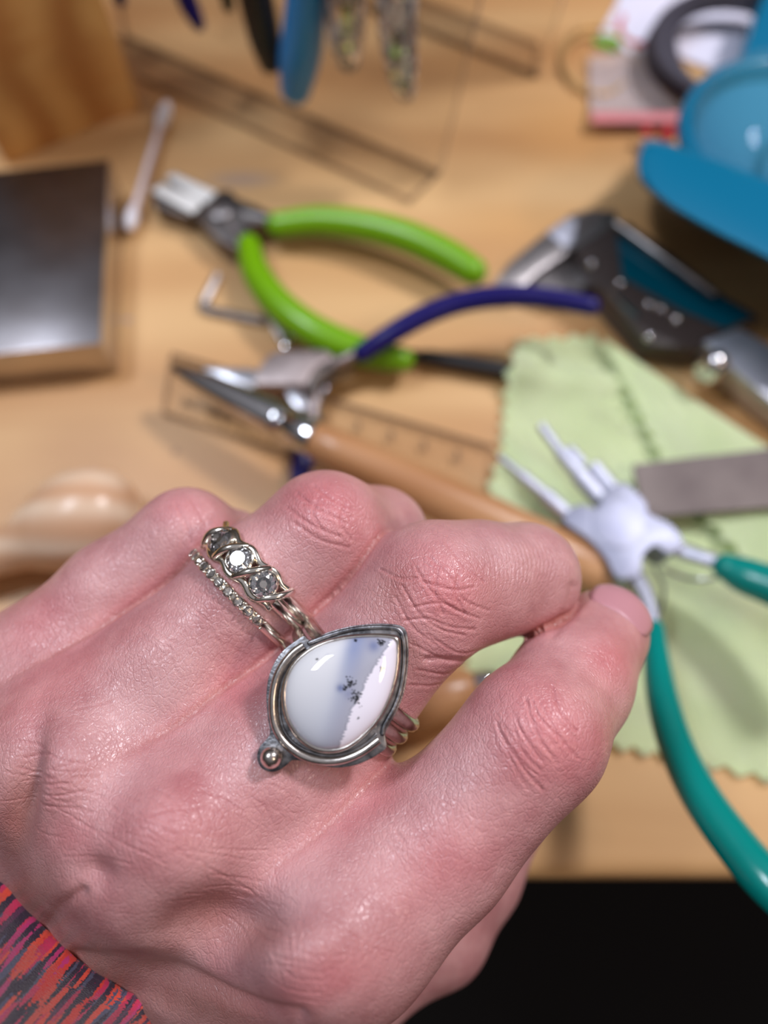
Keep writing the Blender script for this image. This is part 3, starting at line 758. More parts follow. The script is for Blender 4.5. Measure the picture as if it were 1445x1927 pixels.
for k in range(10):
    a = SGN * (-76 + 10.6 * k); p, n = rpt(a, offP, RR + 0.0008)
    obj('diamond', gem(NB(), p, n, 0.00072, 8), M['gem'], pav, smooth=False)
    for q in (-1, 1):
        pp, n2 = rpt(a + SGN * 5.3, offP + q * 0.00055, RR + 0.0008); 
        obj('prong', ball(NB(), pp, 0.00027, 8), M['whitegold'], pav)
    bmc = cup(NB(), p, n, 0.00070, -0.0006, -0.0001, 0.00012, 14); obj('setting_cup', bmc, M['whitegold'], pav)

# ================================================================== sleeve
def sleeve_mat():
    m = mat('space_dyed_knit', (0.3, 0.05, 0.08), 0.9); tc = N(m, 'ShaderNodeUVMap'); tc.uv_map = 'UVMap'
    mp = N(m, 'ShaderNodeMapping'); mp.inputs['Scale'].default_value = (300, 12, 1); L(m, tc.outputs[0], mp.inputs[0])
    nz = N(m, 'ShaderNodeTexNoise'); nz.inputs['Scale'].default_value = 260; nz.inputs['Detail'].default_value = 3; L(m, tc.outputs[0], nz.inputs[0])
    av = N(m, 'ShaderNodeVectorMath', operation='MULTIPLY_ADD'); av.inputs[1].default_value = (.8, 1.2, 0); L(m, nz.outputs['Color'], av.inputs[0]); L(m, mp.outputs[0], av.inputs[2])
    n = N(m, 'ShaderNodeTexVoronoi'); n.inputs['Scale'].default_value = 1.0; L(m, av.outputs[0], n.inputs['Vector']); sp_ = N(m, 'ShaderNodeSeparateColor'); L(m, n.outputs['Color'], sp_.inputs[0])
    r = N(m, 'ShaderNodeValToRGB'); r.color_ramp.interpolation = 'CONSTANT'
    st = [(0.0, (50, 24, 48)), (0.22, (92, 40, 72)), (0.32, (206, 40, 84)), (0.46, (220, 54, 42)), (0.62, (84, 78, 104)), (0.70, (56, 28, 52)), (0.80, (232, 74, 52)), (0.92, (200, 44, 110))]
    r.color_ramp.elements[0].position = st[0][0]; r.color_ramp.elements[0].color = (*srgb(*st[0][1]), 1)
    r.color_ramp.elements[1].position = st[-1][0]; r.color_ramp.elements[1].color = (*srgb(*st[-1][1]), 1)
    for p_, c in st[1:-1]: e = r.color_ramp.elements.new(p_); e.color = (*srgb(*c), 1)
    L(m, sp_.outputs[0], r.inputs[0]); L(m, r.outputs[0], P(m).inputs['Base Color'])
    w = N(m, 'ShaderNodeTexWave', bands_direction='X'); w.inputs['Scale'].default_value = 22; L(m, tc.outputs[0], w.inputs[0])
    nn = N(m, 'ShaderNodeTexNoise'); nn.inputs['Scale'].default_value = 500; L(m, tc.outputs[0], nn.inputs[0])
    ad = N(m, 'ShaderNodeMath', operation='ADD'); L(m, w.outputs['Fac'], ad.inputs[0]); L(m, nn.outputs[0], ad.inputs[1])
    bp = N(m, 'ShaderNodeBump'); bp.inputs['Distance'].default_value = 0.0004; bp.inputs['Strength'].default_value = .6; L(m, ad.outputs[0], bp.inputs['Height']); L(m, bp.outputs[0], P(m).inputs['Normal'])
    P(m).inputs['Sheen Weight'].default_value = 0.3
    return m
M['knit'] = sleeve_mat()
def sleeve():
    near = Vector(Wd(128, 1822, 110.5)); c0 = near + FWD * 0.0265
    ax = (Vector(Wd(-230, 2190, 215.0)) - c0).normalized()
    e1 = Vector(Wd(334, 2010, 150.0)) - Vector(Wd(-66, 1630, 150.0)); e1 = (e1 - ax * e1.dot(ax)).normalized(); e2 = ax.cross(e1).normalized()
    e2 = -e2 if e2.dot(FWD) > 0 else e2
    c0 = near - e2 * 0.0265
    ring_n = 96; prof = [(0.012, 0.90), (0.004, 0.93), (0.0, 0.97), (0.0005, 1.0), (0.003, 1.02), (0.012, 1.03), (0.03, 1.05), (0.06, 1.08), (0.09, 1.10), (0.12, 1.12)]
    V, Q, UV = [], [], []
    for i, (h, s_) in enumerate(prof):
        for k in range(ring_n):
            a = 2 * math.pi * k / ring_n; rib = 1 + 0.006 * math.cos(24 * a)
            p = c0 + ax * (h + 0.0025 * math.cos(a * 2 + .6)) + (e1 * math.cos(a) * 0.033 + e2 * math.sin(a) * 0.0265) * s_ * rib
            V.append(tuple(p)); UV.append((k / ring_n, h / 0.12 + .02 * i * (i < 3)))
    for i in range(len(prof) - 1):
        for k in range(ring_n): Q.append((i * ring_n + k, i * ring_n + (k + 1) % ring_n, (i + 1) * ring_n + (k + 1) % ring_n, (i + 1) * ring_n + k))
    me = bpy.data.meshes.new('sleeve'); me.from_pydata(V, [], Q); uv = me.uv_layers.new(name='UVMap')
    for lp in me.loops:
        u, v = UV[lp.vertex_index]; uv.data[lp.index].uv = (u, v)
    for pl_ in me.polygons:
        us = [uv.data[i].uv[0] for i in pl_.loop_indices]
        if max(us) - min(us) > .5:
            for i in pl_.loop_indices:
                if uv.data[i].uv[0] < .5: uv.data[i].uv[0] += 1
    o = link_mesh('sleeve', me, M['knit'], hand, label='red, pink and purple space-dyed knit sleeve')
    sm = o.modifiers.new('thick', 'SOLIDIFY'); sm.thickness = 0.0016; sm.offset = -1
    return o
sleeve()

# fingernail of the index finger, set into the far side of its tip
nc = Vector(Wd(1168, 1150, 127.0)); fa = (Vector(INDF[4][0]) - Vector(INDF[3][0])).normalized()
nn_ = (Vector(Wd(1192, 1112, 132.0)) - Vector(INDF[4][0])).normalized(); nn_ = (nn_ - fa * nn_.dot(fa)).normalized(); ns = fa.cross(nn_)
bm = NB(); tipc = Vector(INDF[4][0]); rt = INDF[4][1]; rows = []
for i in range(9):
    t = -1 + 2 * i / 8; row = []
    wv_ = 46 * math.sqrt(max(0.05, 1 - (abs(t) ** 3.0) * .75))
    for j in range(13):
        a = math.radians(-wv_ + 2 * wv_ * j / 12); bend = max(0, t) ** 2 * .0018
        row.append(bm.verts.new(tipc + fa * (.0046 * t + .0018) + (nn_ * math.cos(a) + ns * math.sin(a)) * (rt - .00005 - bend)))
    rows.append(row)
for A_, B_ in zip(rows, rows[1:]):
    for j in range(12): bm.faces.new((A_[j], A_[j + 1], B_[j + 1], B_[j]))
o = obj('fingernail', bm, M['nail'], hand); sm = o.modifiers.new('t', 'SOLIDIFY'); sm.thickness = .0003; sm.offset = 1

# ================================================================== things on the bench
# --- wooden box, upper left
A, B = G(266, 205), G(14, 312)
dirAB = (B - A).normalized(); back = Vector((-dirAB.y, dirAB.x, 0)); back = back if back.y > 0 else -back
wbx = empty('wooden_box', A, 'tall orange pine box at the back corner beside the clear rack', 'box')
obj('body', prism(NB(), [A, B, B + back * 0.07, A + back * 0.07], (0, 0, 0.088), 0.0012), M['boxwood'], wbx)
obj('lid', prism(NB(), [A - dirAB * 0.001 - back * .001 + Vector((0, 0, .0885)), B + dirAB * .001 - back * .001 + Vector((0, 0, .0885)), B + back * 0.071 + dirAB * .001 + Vector((0, 0, .0885)), A + back * 0.071 - dirAB * .001 + Vector((0, 0, .0885))], (0, 0, 0.006), 0.001), M['boxwood'], wbx)
# --- steel bench block
bbk = empty('bench_block', G(100, 500), 'polished square steel bench block at the left, below the wooden box', 'bench block')
M['blocktop'] = noise_mix(mat('steel_dark_reflection', (0.3, 0.28, 0.28), 0.3, 1.0), (0.13, 0.115, 0.115), (0.18, 0.165, 0.17), 60, rough_var=1, bump=.03, bscale=900)  # dark colour stands in for dark surroundings mirrored in the block's top
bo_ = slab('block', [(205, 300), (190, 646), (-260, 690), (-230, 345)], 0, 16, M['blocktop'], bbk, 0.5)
M['blockside'] = noise_mix(mat('steel_light_reflection', (0.5, 0.48, 0.46), 0.22, 1.0), (0.46, 0.43, 0.42), (0.56, 0.52, 0.5), 60); bo_.data.materials.append(M['blockside'])  # lighter copy of the block steel, painting brighter reflections on the sides
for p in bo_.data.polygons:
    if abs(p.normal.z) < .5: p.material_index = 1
# --- cotton swab
sw = empty('cotton_swab', G(280, 310), 'white cotton swab lying between the steel block and the clear rack', 'swab')
tube('stick', [(308, 215, 3, 6), (278, 315, 4, 6.5), (252, 400, 5, 7)], mat('swab_stick', srgb(236, 220, 224), 0.5), sw)
M['cotton'] = noise_mix(mat('cotton', (0.85, 0.84, 0.88), 0.95), srgb(232, 230, 240), srgb(246, 244, 250), 800, bump=.5)
for (a, b) in (((313, 200), (303, 232)), ((252, 392), (244, 424))):
    tube('cotton_bud', [(a[0], a[1], 3.6, 9), ((a[0] + b[0]) / 2, (a[1] + b[1]) / 2, 4, 13), (b[0], b[1], 4.4, 11)], M['cotton'], sw)
# --- green pliers
M['green'] = mat('green_vinyl', srgb(112, 166, 0), 0.3)
gp = empty('cutting_pliers', G(470, 430), 'small flush cutters with lime green grips and jaw faces painted white as highlights', 'pliers')
c3 = lambda P_: crop(P_, 260, 300, 2.007)
slab('jaw', c3([(45, 120), (78, 84), (190, 128), (205, 205), (180, 212), (60, 172)]), 1.5, 8.0, M['darksteel'], gp, .5)
slab('jaw', c3([(100, 60), (134, 46), (300, 122), (290, 160), (205, 150), (120, 96)]), 1.5, 8.0, M['darksteel'], gp, .5)
slab('jaw_highlight_face', c3([(52, 118), (80, 92), (214, 140), (240, 168), (205, 202)]), 8.0, 8.8, M['jaw_glare'], gp, .3, label='bevelled jaw face with its highlight painted white')
slab('jaw_highlight_face', c3([(104, 66), (132, 50), (298, 124), (252, 166), (215, 140)]), 8.0, 8.8, M['jaw_glare'], gp, .3, label='bevelled jaw face with its highlight painted white')
slab('head', c3([(205, 205), (300, 118), (345, 112), (375, 145), (440, 170), (505, 200), (512, 238), (430, 240), (405, 262), (440, 280), (390, 345), (300, 300), (262, 262), (250, 245)]), 1.0, 9.5, M['darksteel'], gp, .8)
lathe_b = NB(); pp = G(415, 400, 0.0095); lathe_between(lathe_b, pp, pp + Vector((0, 0, .0012)), [(0, .0032), (.8, .0032), (1, .0028)], 24); obj('rivet', lathe_b, M['greysteel'], gp)
tube('tang', [(420, 402, 6, 18), (470, 410, 7, 17), (530, 420, 8, 14)], M['darksteel'], gp)
tube('tang', [(420, 410, 6, 18), (445, 440, 7, 17), (462, 480, 8, 14)], M['greysteel'], gp)
tube('grip', [(524, 423, 8, 24), (600, 416, 9, 27), (690, 426, 10, 29), (770, 448, 11, 30), (840, 480, 11, 30), (890, 510, 11, 27)], M['green'], gp)
tube('grip', [(468, 462, 8, 22), (482, 515, 9, 27), (525, 573, 10, 30), (585, 620, 10, 31), (655, 652, 9, 30), (720, 670, 8, 27), (756, 676, 8, 24)], M['green'], gp)
# --- hex key and punch
tube('hex_key', [(408, 518, 1.6, 7), (396, 545, 1.6, 8), (384, 568, 1.6, 8.5), (386, 580, 1.6, 8.5), (420, 589, 1.6, 8.5), (492, 604, 1.6, 8.5)], M['greysteel'], None, n=4, seg=6)
tag(bpy.data.objects['hex_key'], 'small L-shaped grey hex key below the lime green cutters', 'hex key')
pn = empty('steel_punch', G(510, 600), 'short flat steel punch poking out from under the lime green grip', 'punch')
slab('shaft', [(474, 548), (498, 542), (548, 622), (526, 640)], 0.5, 3.5, M['greysteel'], pn, .4)
slab('tip', [(526, 640), (548, 622), (556, 636), (536, 655)], 0.5, 4.0, M['chrome'], pn, .6)
# --- black rod
bp_ = empty('black_pen', G(860, 685), 'slim black pen between the lime green grip and the green cloth', 'pen')
tube('barrel', [(800, 672, 4, 14), (860, 682, 4, 16), (930, 694, 4, 17), (990, 704, 3.4, 16)], mat('black_plastic', (0.012, 0.012, 0.014), 0.4), bp_)
tube('cap', [(776, 668, 4, 10), (800, 672, 4, 12)], mat('black_gloss', (0.01, 0.01, 0.01), 0.25), bp_)
# --- clear ruler
rl = empty('ruler', G(610, 810), 'clear plastic ruler with dark graduations under the burnisher', 'ruler')
edge_faces(slab('blade', [(322, 662), (930, 838), (905, 976), (305, 777)], 0.1, 2.2, M['clear'], rl, .15), Vector((0, 0, 1)))
ink = mat('ruler_ink', srgb(90, 66, 44), 0.6)
TL, TR, BL, BR = G(322, 662, .0023), G(930, 838, .0023), G(305, 777, .0023), G(905, 976, .0023)
bmk = NB()
def rq(u, v): return (TL * (1 - u) + TR * u) * (1 - v) + (BL * (1 - u) + BR * u) * v
def mark(u0, u1, v0, v1): prism(bmk, [rq(u0, v0), rq(u1, v0), rq(u1, v1), rq(u0, v1)], (0, 0, .00012))
for k in range(1, 100):
    u = k / 100; ln = .14 if k % 10 == 0 else (.10 if k % 5 == 0 else .06)
    mark(u - .0008, u + .0008, .02, .02 + ln)
for k in range(1, 40):
    u = k / 40; ln = .16 if k % 4 == 0 else .08
    mark(u - .001, u + .001, .98 - ln, .98)
mark(0.004, .996, .006, .022); mark(.004, .996, .97, .994)
mk = obj('graduations', bmk, ink, rl, smooth=False); mk['kind'] = 'stuff'
for k in range(1, 10):
    bmk = NB(); u = k / 10; mark(u - .006, u + .006, .22, .25); mark(u - .001, u + .006, .25, .36); obj('numeral_mark', bmk, ink, rl, smooth=False)
    bmk = NB(); mark(u - .007 - .03, u - .03 + .006, .74, .77); mark(u - .037, u - .031, .64, .74); obj('numeral_mark', bmk, ink, rl, smooth=False)
# --- blue pliers
M['navy'] = mat('navy_vinyl', srgb(22, 14, 92), 0.32); P(M['navy']).inputs['Specular IOR Level'].default_value = .3
M['mauvesteel'] = noise_mix(mat('brushed_steel', (0.5, 0.42, 0.4), 0.5, 1.0), (0.34, 0.28, 0.27), (0.42, 0.35, 0.34), 300)
bl = empty('chain_nose_pliers', G(560, 690), 'chain-nose pliers with slim navy blue grips lying under the burnisher', 'pliers')
c5 = lambda P_: crop(P_, 300, 500, 3.6125)
slab('head', c5([(640, 805), (655, 715), (745, 600), (830, 572), (1130, 566), (1185, 620), (1060, 690), (990, 806)]), 6, 14, M['mauvesteel'], bl, .7)
slab('jaw', c5([(655, 700), (500, 690), (300, 690), (290, 712), (440, 760), (640, 832), (655, 800)]), 7, 13, M['satin'], bl, .9)
slab('jaw', c5([(830, 815), (960, 815), (1010, 940), (975, 985), (900, 930)]), 5, 11, M['satin'], bl, .9)
slab('joint', c5([(960, 800), (1060, 690), (1180, 622), (1300, 600), (1320, 640), (1180, 690), (1080, 760), (1040, 850)]), 5, 12.5, M['darksteel'], bl, .5)
tube('spring', [(632, 685, 9, 4), (622, 715, 8, 4), (604, 745, 7, 4), (597, 775, 7, 4), (604, 800, 7, 4)], M['chrome'], bl, seg=8)
tube('tang', [(600, 690, 9, 12), (640, 680, 12, 11), (680, 660, 14, 10)], M['mauvesteel'], bl)
tube('tang', [(590, 720, 7, 12), (592, 760, 6, 12), (586, 800, 5, 12)], M['mauvesteel'], bl)
tube('grip', [(682, 664, 15, 18), (730, 632, 18, 20), (800, 593, 20, 21), (870, 568, 21, 21), (950, 557, 22, 21), (1030, 561, 22, 20), (1112, 576, 22, 18)], M['navy'], bl)
tube('grip', [(586, 800, 5, 17), (572, 860, 5, 20), (566, 900, 5, 20), (580, 990, 5, 20), (630, 1090, 5, 20), (700, 1170, 5, 18)], M['navy'], bl)
# --- burnisher
bu = empty('burnisher', G(740, 880), 'burnisher with bullet-shaped chrome tip and long varnished wooden handle', 'burnisher')
def lathe_px(name, a, b, za, zb, prof, m, parent, seg=40):
    A_, B_ = G(a[0], a[1], za * .001), G(b[0], b[1], zb * .001); dA = (A_ - CAM).dot(FWD); dB = (B_ - CAM).dot(FWD)
    return obj(name, lathe_between(NB(), A_, B_, [(t, r * (dA + (dB - dA) * t) / F_) for t, r in prof], seg), m, parent, sharp=50)
lathe_px('metal_tip', (322, 690), (592, 826), 17, 21, [(0, 1), (.012, 8), (.04, 13), (.12, 19), (.3, 26), (.5, 30), (.75, 33), (.79, 33), (.80, 30), (.82, 30), (.83, 34), (.97, 35), (1, 34)], M['chrome'], bu)
lathe_px('handle', (588, 824), (1166, 1098), 21, 12, [(0, 30), (.01, 35), (.1, 38), (.3, 43), (.55, 48), (.8, 50), (.9, 48), (.96, 40), (.99, 24), (1, 4)], M['handlewood'], bu)
# --- green cloth
def cloth(name, pix, z, m, parent, amp=0.0006, step=0.0046, zig=0.0021, seed=1, zigs=None, fold=None):
    """outline at height z, pinked edge, gently waved, meshed as a grid clipped to the outline"""
    P0 = [G(x, y, z * .001) for x, y in pix]; out = []
    n = len(P0)
    for i in range(n):
        a, b = P0[i], P0[(i + 1) % n]; L_ = (b - a).length; k = max(1, int(L_ / step)); d = (b - a) / L_; nr = Vector((-d.y, d.x, 0))
        z_ = zig if (zigs is None or i in zigs) else 0
        for j in range(k):
            out.append(a + d * (L_ * j / k)); out.append(a + d * (L_ * (j + .5) / k) + nr * z_)
    from mathutils.geometry import delaunay_2d_cdt
    zc = P0[0].z; pts2 = [Vector((p.x, p.y)) for p in out]; nb = len(pts2); poly = np.array([(p.x, p.y) for p in out])
    gx, gy = np.meshgrid(np.arange(poly[:, 0].min(), poly[:, 0].max(), .003), np.arange(poly[:, 1].min(), poly[:, 1].max(), .003)); gp = np.stack([gx.ravel(), gy.ravel()], 1)
    ins = np.zeros(len(gp), bool); j = nb - 1
    for i in range(nb):
        xi, yi = poly[i]; xj, yj = poly[j]
        c = ((yi > gp[:, 1]) != (yj > gp[:, 1])) & (gp[:, 0] < (xj - xi) * (gp[:, 1] - yi) / (yj - yi + 1e-15) + xi); ins ^= c; j = i
    pts2 += [Vector(g) for g in gp[ins]]
    V2, E2, F2_, _, _, _ = delaunay_2d_cdt(pts2, [(i, (i + 1) % nb) for i in range(nb)], [], 1, 1e-6)
    bm = NB(); vs = [bm.verts.new((p.x, p.y, zc)) for p in V2]
    for f in F2_:
        try: bm.faces.new([vs[i] for i in f])
        except ValueError: pass
    rr = random.Random(seed); ph = [(rr.uniform(60, 160), rr.uniform(60, 160), rr.uniform(0, 6)) for _ in range(4)]
    for v in bm.verts:
        x, y = v.co.x, v.co.y
        v.co.z += amp * sum(math.sin(a * x + b * y + c) for a, b, c in ph) / 2
        if fold: v.co.z += fold(x, y)
    r = bmesh.ops.solidify(bm, geom=bm.faces[:], thickness=0.0005)
    return obj(name, bm, m, parent, sharp=0)
M['cloth'] = noise_mix(mat('green_cloth', srgb(200, 216, 160), 0.85), srgb(230, 243, 198), srgb(240, 250, 212), 50, bump=.25, bscale=3000)
P(M['cloth']).inputs['Sheen Weight'].default_value = 0.25
cl = empty('polishing_cloth', G(1150, 1000), 'folded pale green polishing cloth with pinked zigzag edges', 'cloth')
gA, gB = G(950, 745, 0), G(1190, 745, 0)
def fold1(x, y):
    d = (y - (gA.y + (x - gA.x) * (gB.y - gA.y) / (gB.x - gA.x) )) ; s = max(0, 1 - abs(x - (gA.x + gB.x) / 2) / 0.03)
    pa_, pb_ = G(930, 694, 0), G(985, 704, 0); q = Vector((x, y, 0)) - pa_; e_ = pb_ - pa_; t = max(0, min(1, q.dot(e_) / e_.dot(e_))); dd_ = (q - e_ * t).length
    return max(0.0035 * math.exp(-((d - .003) / 0.004) ** 2) * min(1, s * 2), 0.0062 * min(1, 1.6 * math.exp(-(dd_ / .0062) ** 2)))
cloth('lower_layer', [(968, 634), (944, 720), (935, 850), (905, 940), (890, 1060), (858, 1330), (1130, 1408), (1340, 1450), (1445, 1476), (1700, 1530), (1700, 1000), (1445, 860), (1300, 765), (1150, 648), (1118, 622), (1040, 628)], 2.0, M['cloth'], cl, seed=3, fold=fold1)
cloth('folded_flap', [(1122, 622), (1158, 700), (1195, 775), (1238, 866), (1330, 985), (1420, 1080), (1700, 1250), (1700, 990), (1445, 838), (1300, 745), (1165, 655)], 6.0, M['cloth'], cl, amp=.0004, seed=5, zigs=[0, 1, 2, 3, 4, 5])
# --- emery strip
M['emery'] = noise_mix(mat('emery_grey', srgb(122, 110, 106), 0.8), srgb(112, 100, 98), srgb(134, 122, 118), 60, bump=.4, bscale=2500)
es = empty('sanding_stick', G(1350, 900), 'flat grey-brown sanding stick lying across the green cloth', 'sanding stick')
slab('core', crop([(800, 702), (1445, 626), (2000, 560), (2000, 862), (1445, 905), (850, 952)], 880, 600, 2.557), 7.4, 9.4, M['emery'], es, .15)
slab('grit_sheet', crop([(798, 700), (1445, 624), (2000, 558), (2000, 864), (1445, 907), (848, 954)], 880, 600, 2.557), 9.4, 9.9, M['emery'], es, .05)
# --- bail pliers
M['teal'] = mat('teal_vinyl', srgb(0, 132, 124), 0.2)
M['bright'] = noise_mix(mat('bright_steel', (0.7, 0.7, 0.76), 0.5, 1.0), (0.50, 0.51, 0.60), (0.62, 0.63, 0.72), 150)
M['lav'] = noise_mix(mat('bright_steel_toned_down', (0.7, 0.7, 0.76), 0.5, 1.0), (0.25, 0.26, 0.34), (0.31, 0.32, 0.40), 150)  # darker copy of the bright steel, offsetting lamp reflection on the flat head
bpz = empty('bail_pliers', G(1165, 985), 'bail-making pliers with stepped steel barrels and teal grips on the green cloth', 'pliers')
c4 = lambda P_: crop(P_, 880, 600, 2.557)
head = [tuple(p) for p in closed_catmull(c4([(462, 965), (530, 892), (640, 915), (642, 850), (700, 800), (760, 792), (855, 880), (870, 935), (975, 985), (1035, 1060), (1020, 1105), (965, 1130), (900, 1092), (845, 1140), (832, 1225), (765, 1252), (712, 1236), (665, 1150), (585, 1060)]), 4)]
slab('head', head, 11, 21, M['lav'], bpz, 1.2)
jo = G(1165, 985, .021); obj('rivet', lathe_between(NB(), jo, jo + Vector((0, 0, .0003)), [(0, .0068), (.5, .0068), (1, .006)], 40), M['lav'], bpz)
def barrel(segs):
    bmx = NB()
    for a, b, r in segs:
        a = c4([a])[0]; b = c4([b])[0]; A_, B_ = G(a[0], a[1], .017), G(b[0], b[1], .017); d = (A_ - CAM).dot(FWD); rr = 1.2 * r / 2.557 * d / F_
        lathe_between(bmx, A_, B_, [(0, rr * .82), (.03, rr), (1, rr)], 28)
    return obj('stepped_barrel', bmx, M['bright'], bpz, sharp=40)
barrel([((352, 512), (445, 640), 20), ((440, 632), (540, 752), 29), ((530, 742), (650, 880), 38)])
barrel([((150, 660), (260, 752), 15), ((250, 745), (375, 850), 24), ((365, 842), (500, 960), 34)])
barrel([((488, 622), (560, 700), 20), ((600, 702), (700, 820), 30)])
tube('tang', [(1240, 1015, 16, 20), (1280, 1035, 17, 17), (1330, 1052, 19, 16), (1375, 1068, 20, 15)], M['bright'], bpz, flat=.7)
tube('tang', [(1180, 1075, 16, 20), (1205, 1100, 18, 17), (1222, 1140, 20, 15), (1232, 1185, 22, 13)], M['bright'], bpz, flat=.7)
tube('grip', [(1368, 1068, 21, 27), (1400, 1083, 22, 35), (1445, 1100, 24, 38), (1530, 1135, 28, 42), (1640, 1190, 34, 44)], M['teal'], bpz, flat=.9)
tube('grip', [(1234, 1182, 23, 16), (1236, 1240, 26, 24), (1248, 1320, 30, 30), (1275, 1410, 34, 34), (1320, 1500, 39, 38), (1385, 1590, 44, 41), (1455, 1670, 48, 44), (1560, 1760, 50, 44)], M['teal'], bpz, flat=.9)
tube('spring_leaf', [(1232, 1070, 12, 3), (1247, 1100, 14, 3.5), (1248, 1130, 16, 3.5), (1240, 1165, 19, 3)], M['chrome'], bpz, seg=8)
tube('spring_leaf', [(1250, 1072, 12, 3), (1290, 1088, 14, 3.5), (1330, 1090, 16, 3.5), (1375, 1080, 19, 3)], M['chrome'], bpz, seg=8)
# --- second wooden-handled tool in the gap between the fingers
wt2 = empty('bezel_pusher', G(830, 1320), 'wooden-handled pusher with chrome collar seen between the middle and index fingers', 'hand tool')
lathe_px('handle', (600, 1372), (890, 1292), 10, 10, [(0, 5), (.02, 30), (.1, 42), (.5, 50), (.8, 50), (.93, 44), (1, 34)], M['handlewood'], wt2)
lathe_px('ferrule', (884, 1294), (935, 1280), 10, 10, [(0, 24), (.1, 27), (.8, 25), (1, 20)], M['chrome'], wt2)
lathe_px('blade', (930, 1281), (1120, 1228), 10, 9, [(0, 10), (.8, 9), (1, 4)], M['chrome'], wt2)
# --- turned wooden knob
kn = empty('turned_wooden_bulb', G(120, 1000), 'pale turned wooden bulb-shaped handle beside the little finger', 'tool handle')
lathe_px('bulb', (-130, 1092), (262, 938), 9, 14, [(0, 30), (.08, 36), (.3, 40), (.42, 50), (.52, 70), (.62, 88), (.74, 96), (.86, 88), (.94, 66), (.985, 34), (1, 4)], M['palewood'], kn)
lathe_px('ferrule', (-190, 1116), (-125, 1090), 9, 9, [(0, 24), (.2, 27), (1, 29)], M['chrome'], kn)

# ================================================================== clear rack with hanging pliers
FR0 = G(824, 334); FL0 = G(232, 76); RR0 = G(1008, 150)
run = (FL0 - FR0).normalized(); Lr = (FL0 - FR0).length
ncam = Vector((run.y, -run.x, 0)); ncam = ncam if ncam.y < 0 else -ncam
lean = Vector((0.0072, 0.0014, 0.060)) / 0.060
nh = ncam.copy(); ncam = run.cross(lean).normalized(); ncam = ncam if ncam.y < 0 else -ncam
HR = 0.118
rack = empty('plier_rack', (FR0 + FL0) / 2, 'clear acrylic plier rack standing behind the lime green cutters', 'rack')
t3 = 0.0028
def panel(p0, p1, name):
    a, b = p0, p1
    return edge_faces(obj(name, prism(NB(), [a, b, b + lean * HR, a + lean * HR], -ncam * t3, 0.0004), M['clear'], rack), ncam)
panel(FR0, FL0, 'front_panel')
dRear = -nh * (RR0 - FR0).dot(-nh)
RRa = FR0 + dRear + run * ((RR0 - FR0).dot(run)); RLa = RRa + run * Lr
panel(RRa, RLa, 'rear_panel')
F1, F2 = G(770, 386), G(258, 152)
edge_faces(obj('front_foot', prism(NB(), [p + Vector((0, 0, .0004)) - ncam * 0 for p in (FR0, F1, F2, FL0)], (0, 0, t3), 0.0004), M['clear'], rack), Vector((0, 0, 1)))
edge_faces(obj('rear_foot', prism(NB(), [p + Vector((0, 0, .0004)) for p in (RRa, RRa - nh * .014 - run * -.006, RLa - nh * .014, RLa)], (0, 0, t3), 0.0004), M['clear'], rack), Vector((0, 0, 1)))
for s in (0.03, 0.99):
    a = FR0 + run * (Lr * s) + lean * (HR * .93); b = RRa + run * (Lr * s) + lean * (HR * .93)
    obj('cross_rod', sweep(NB(), [a, b], 0.0025, 12), M['clear'], rack)
def glitter():
    m = mat('glitter_vinyl', (0.62, 0.58, 0.58), 0.15); P(m).inputs['Transmission Weight'].default_value = 0.45
    tc = N(m, 'ShaderNodeTexCoord'); v = N(m, 'ShaderNodeTexVoronoi'); v.inputs['Scale'].default_value = 520; L(m, tc.outputs['Object'], v.inputs['Vector'])
    r = N(m, 'ShaderNodeValToRGB'); r.color_ramp.elements[0].color = (0.34, 0.30, 0.30, 1); r.color_ramp.elements[1].color = (0.95, 0.9, 0.88, 1); r.color_ramp.elements[0].position = .35; r.color_ramp.elements[1].position = .8
    s = N(m, 'ShaderNodeSeparateColor'); L(m, v.outputs['Color'], s.inputs[0]); L(m, s.outputs[0], r.inputs[0]); L(m, r.outputs[0], P(m).inputs['Base Color'])
    mt = N(m, 'ShaderNodeMath', operation='GREATER_THAN'); mt.inputs[1].default_value = .72; L(m, s.outputs[1], mt.inputs[0]); L(m, mt.outputs[0], P(m).inputs['Metallic'])
    return m
M['glitter'] = glitter()
M['skyblue'] = mat('sky_blue_vinyl', srgb(44, 136, 206), 0.3)
M['blackv'] = mat('black_vinyl', srgb(34, 28, 26), 0.35)
M['darkgreen'] = mat('dark_green_vinyl', srgb(14, 30, 26), 0.35)
def onpl(px, py, off):
    o = FR0 + ncam * off; r = ray(px, py); return CAM + r * ((o - CAM).dot(ncam) / r.dot(ncam))
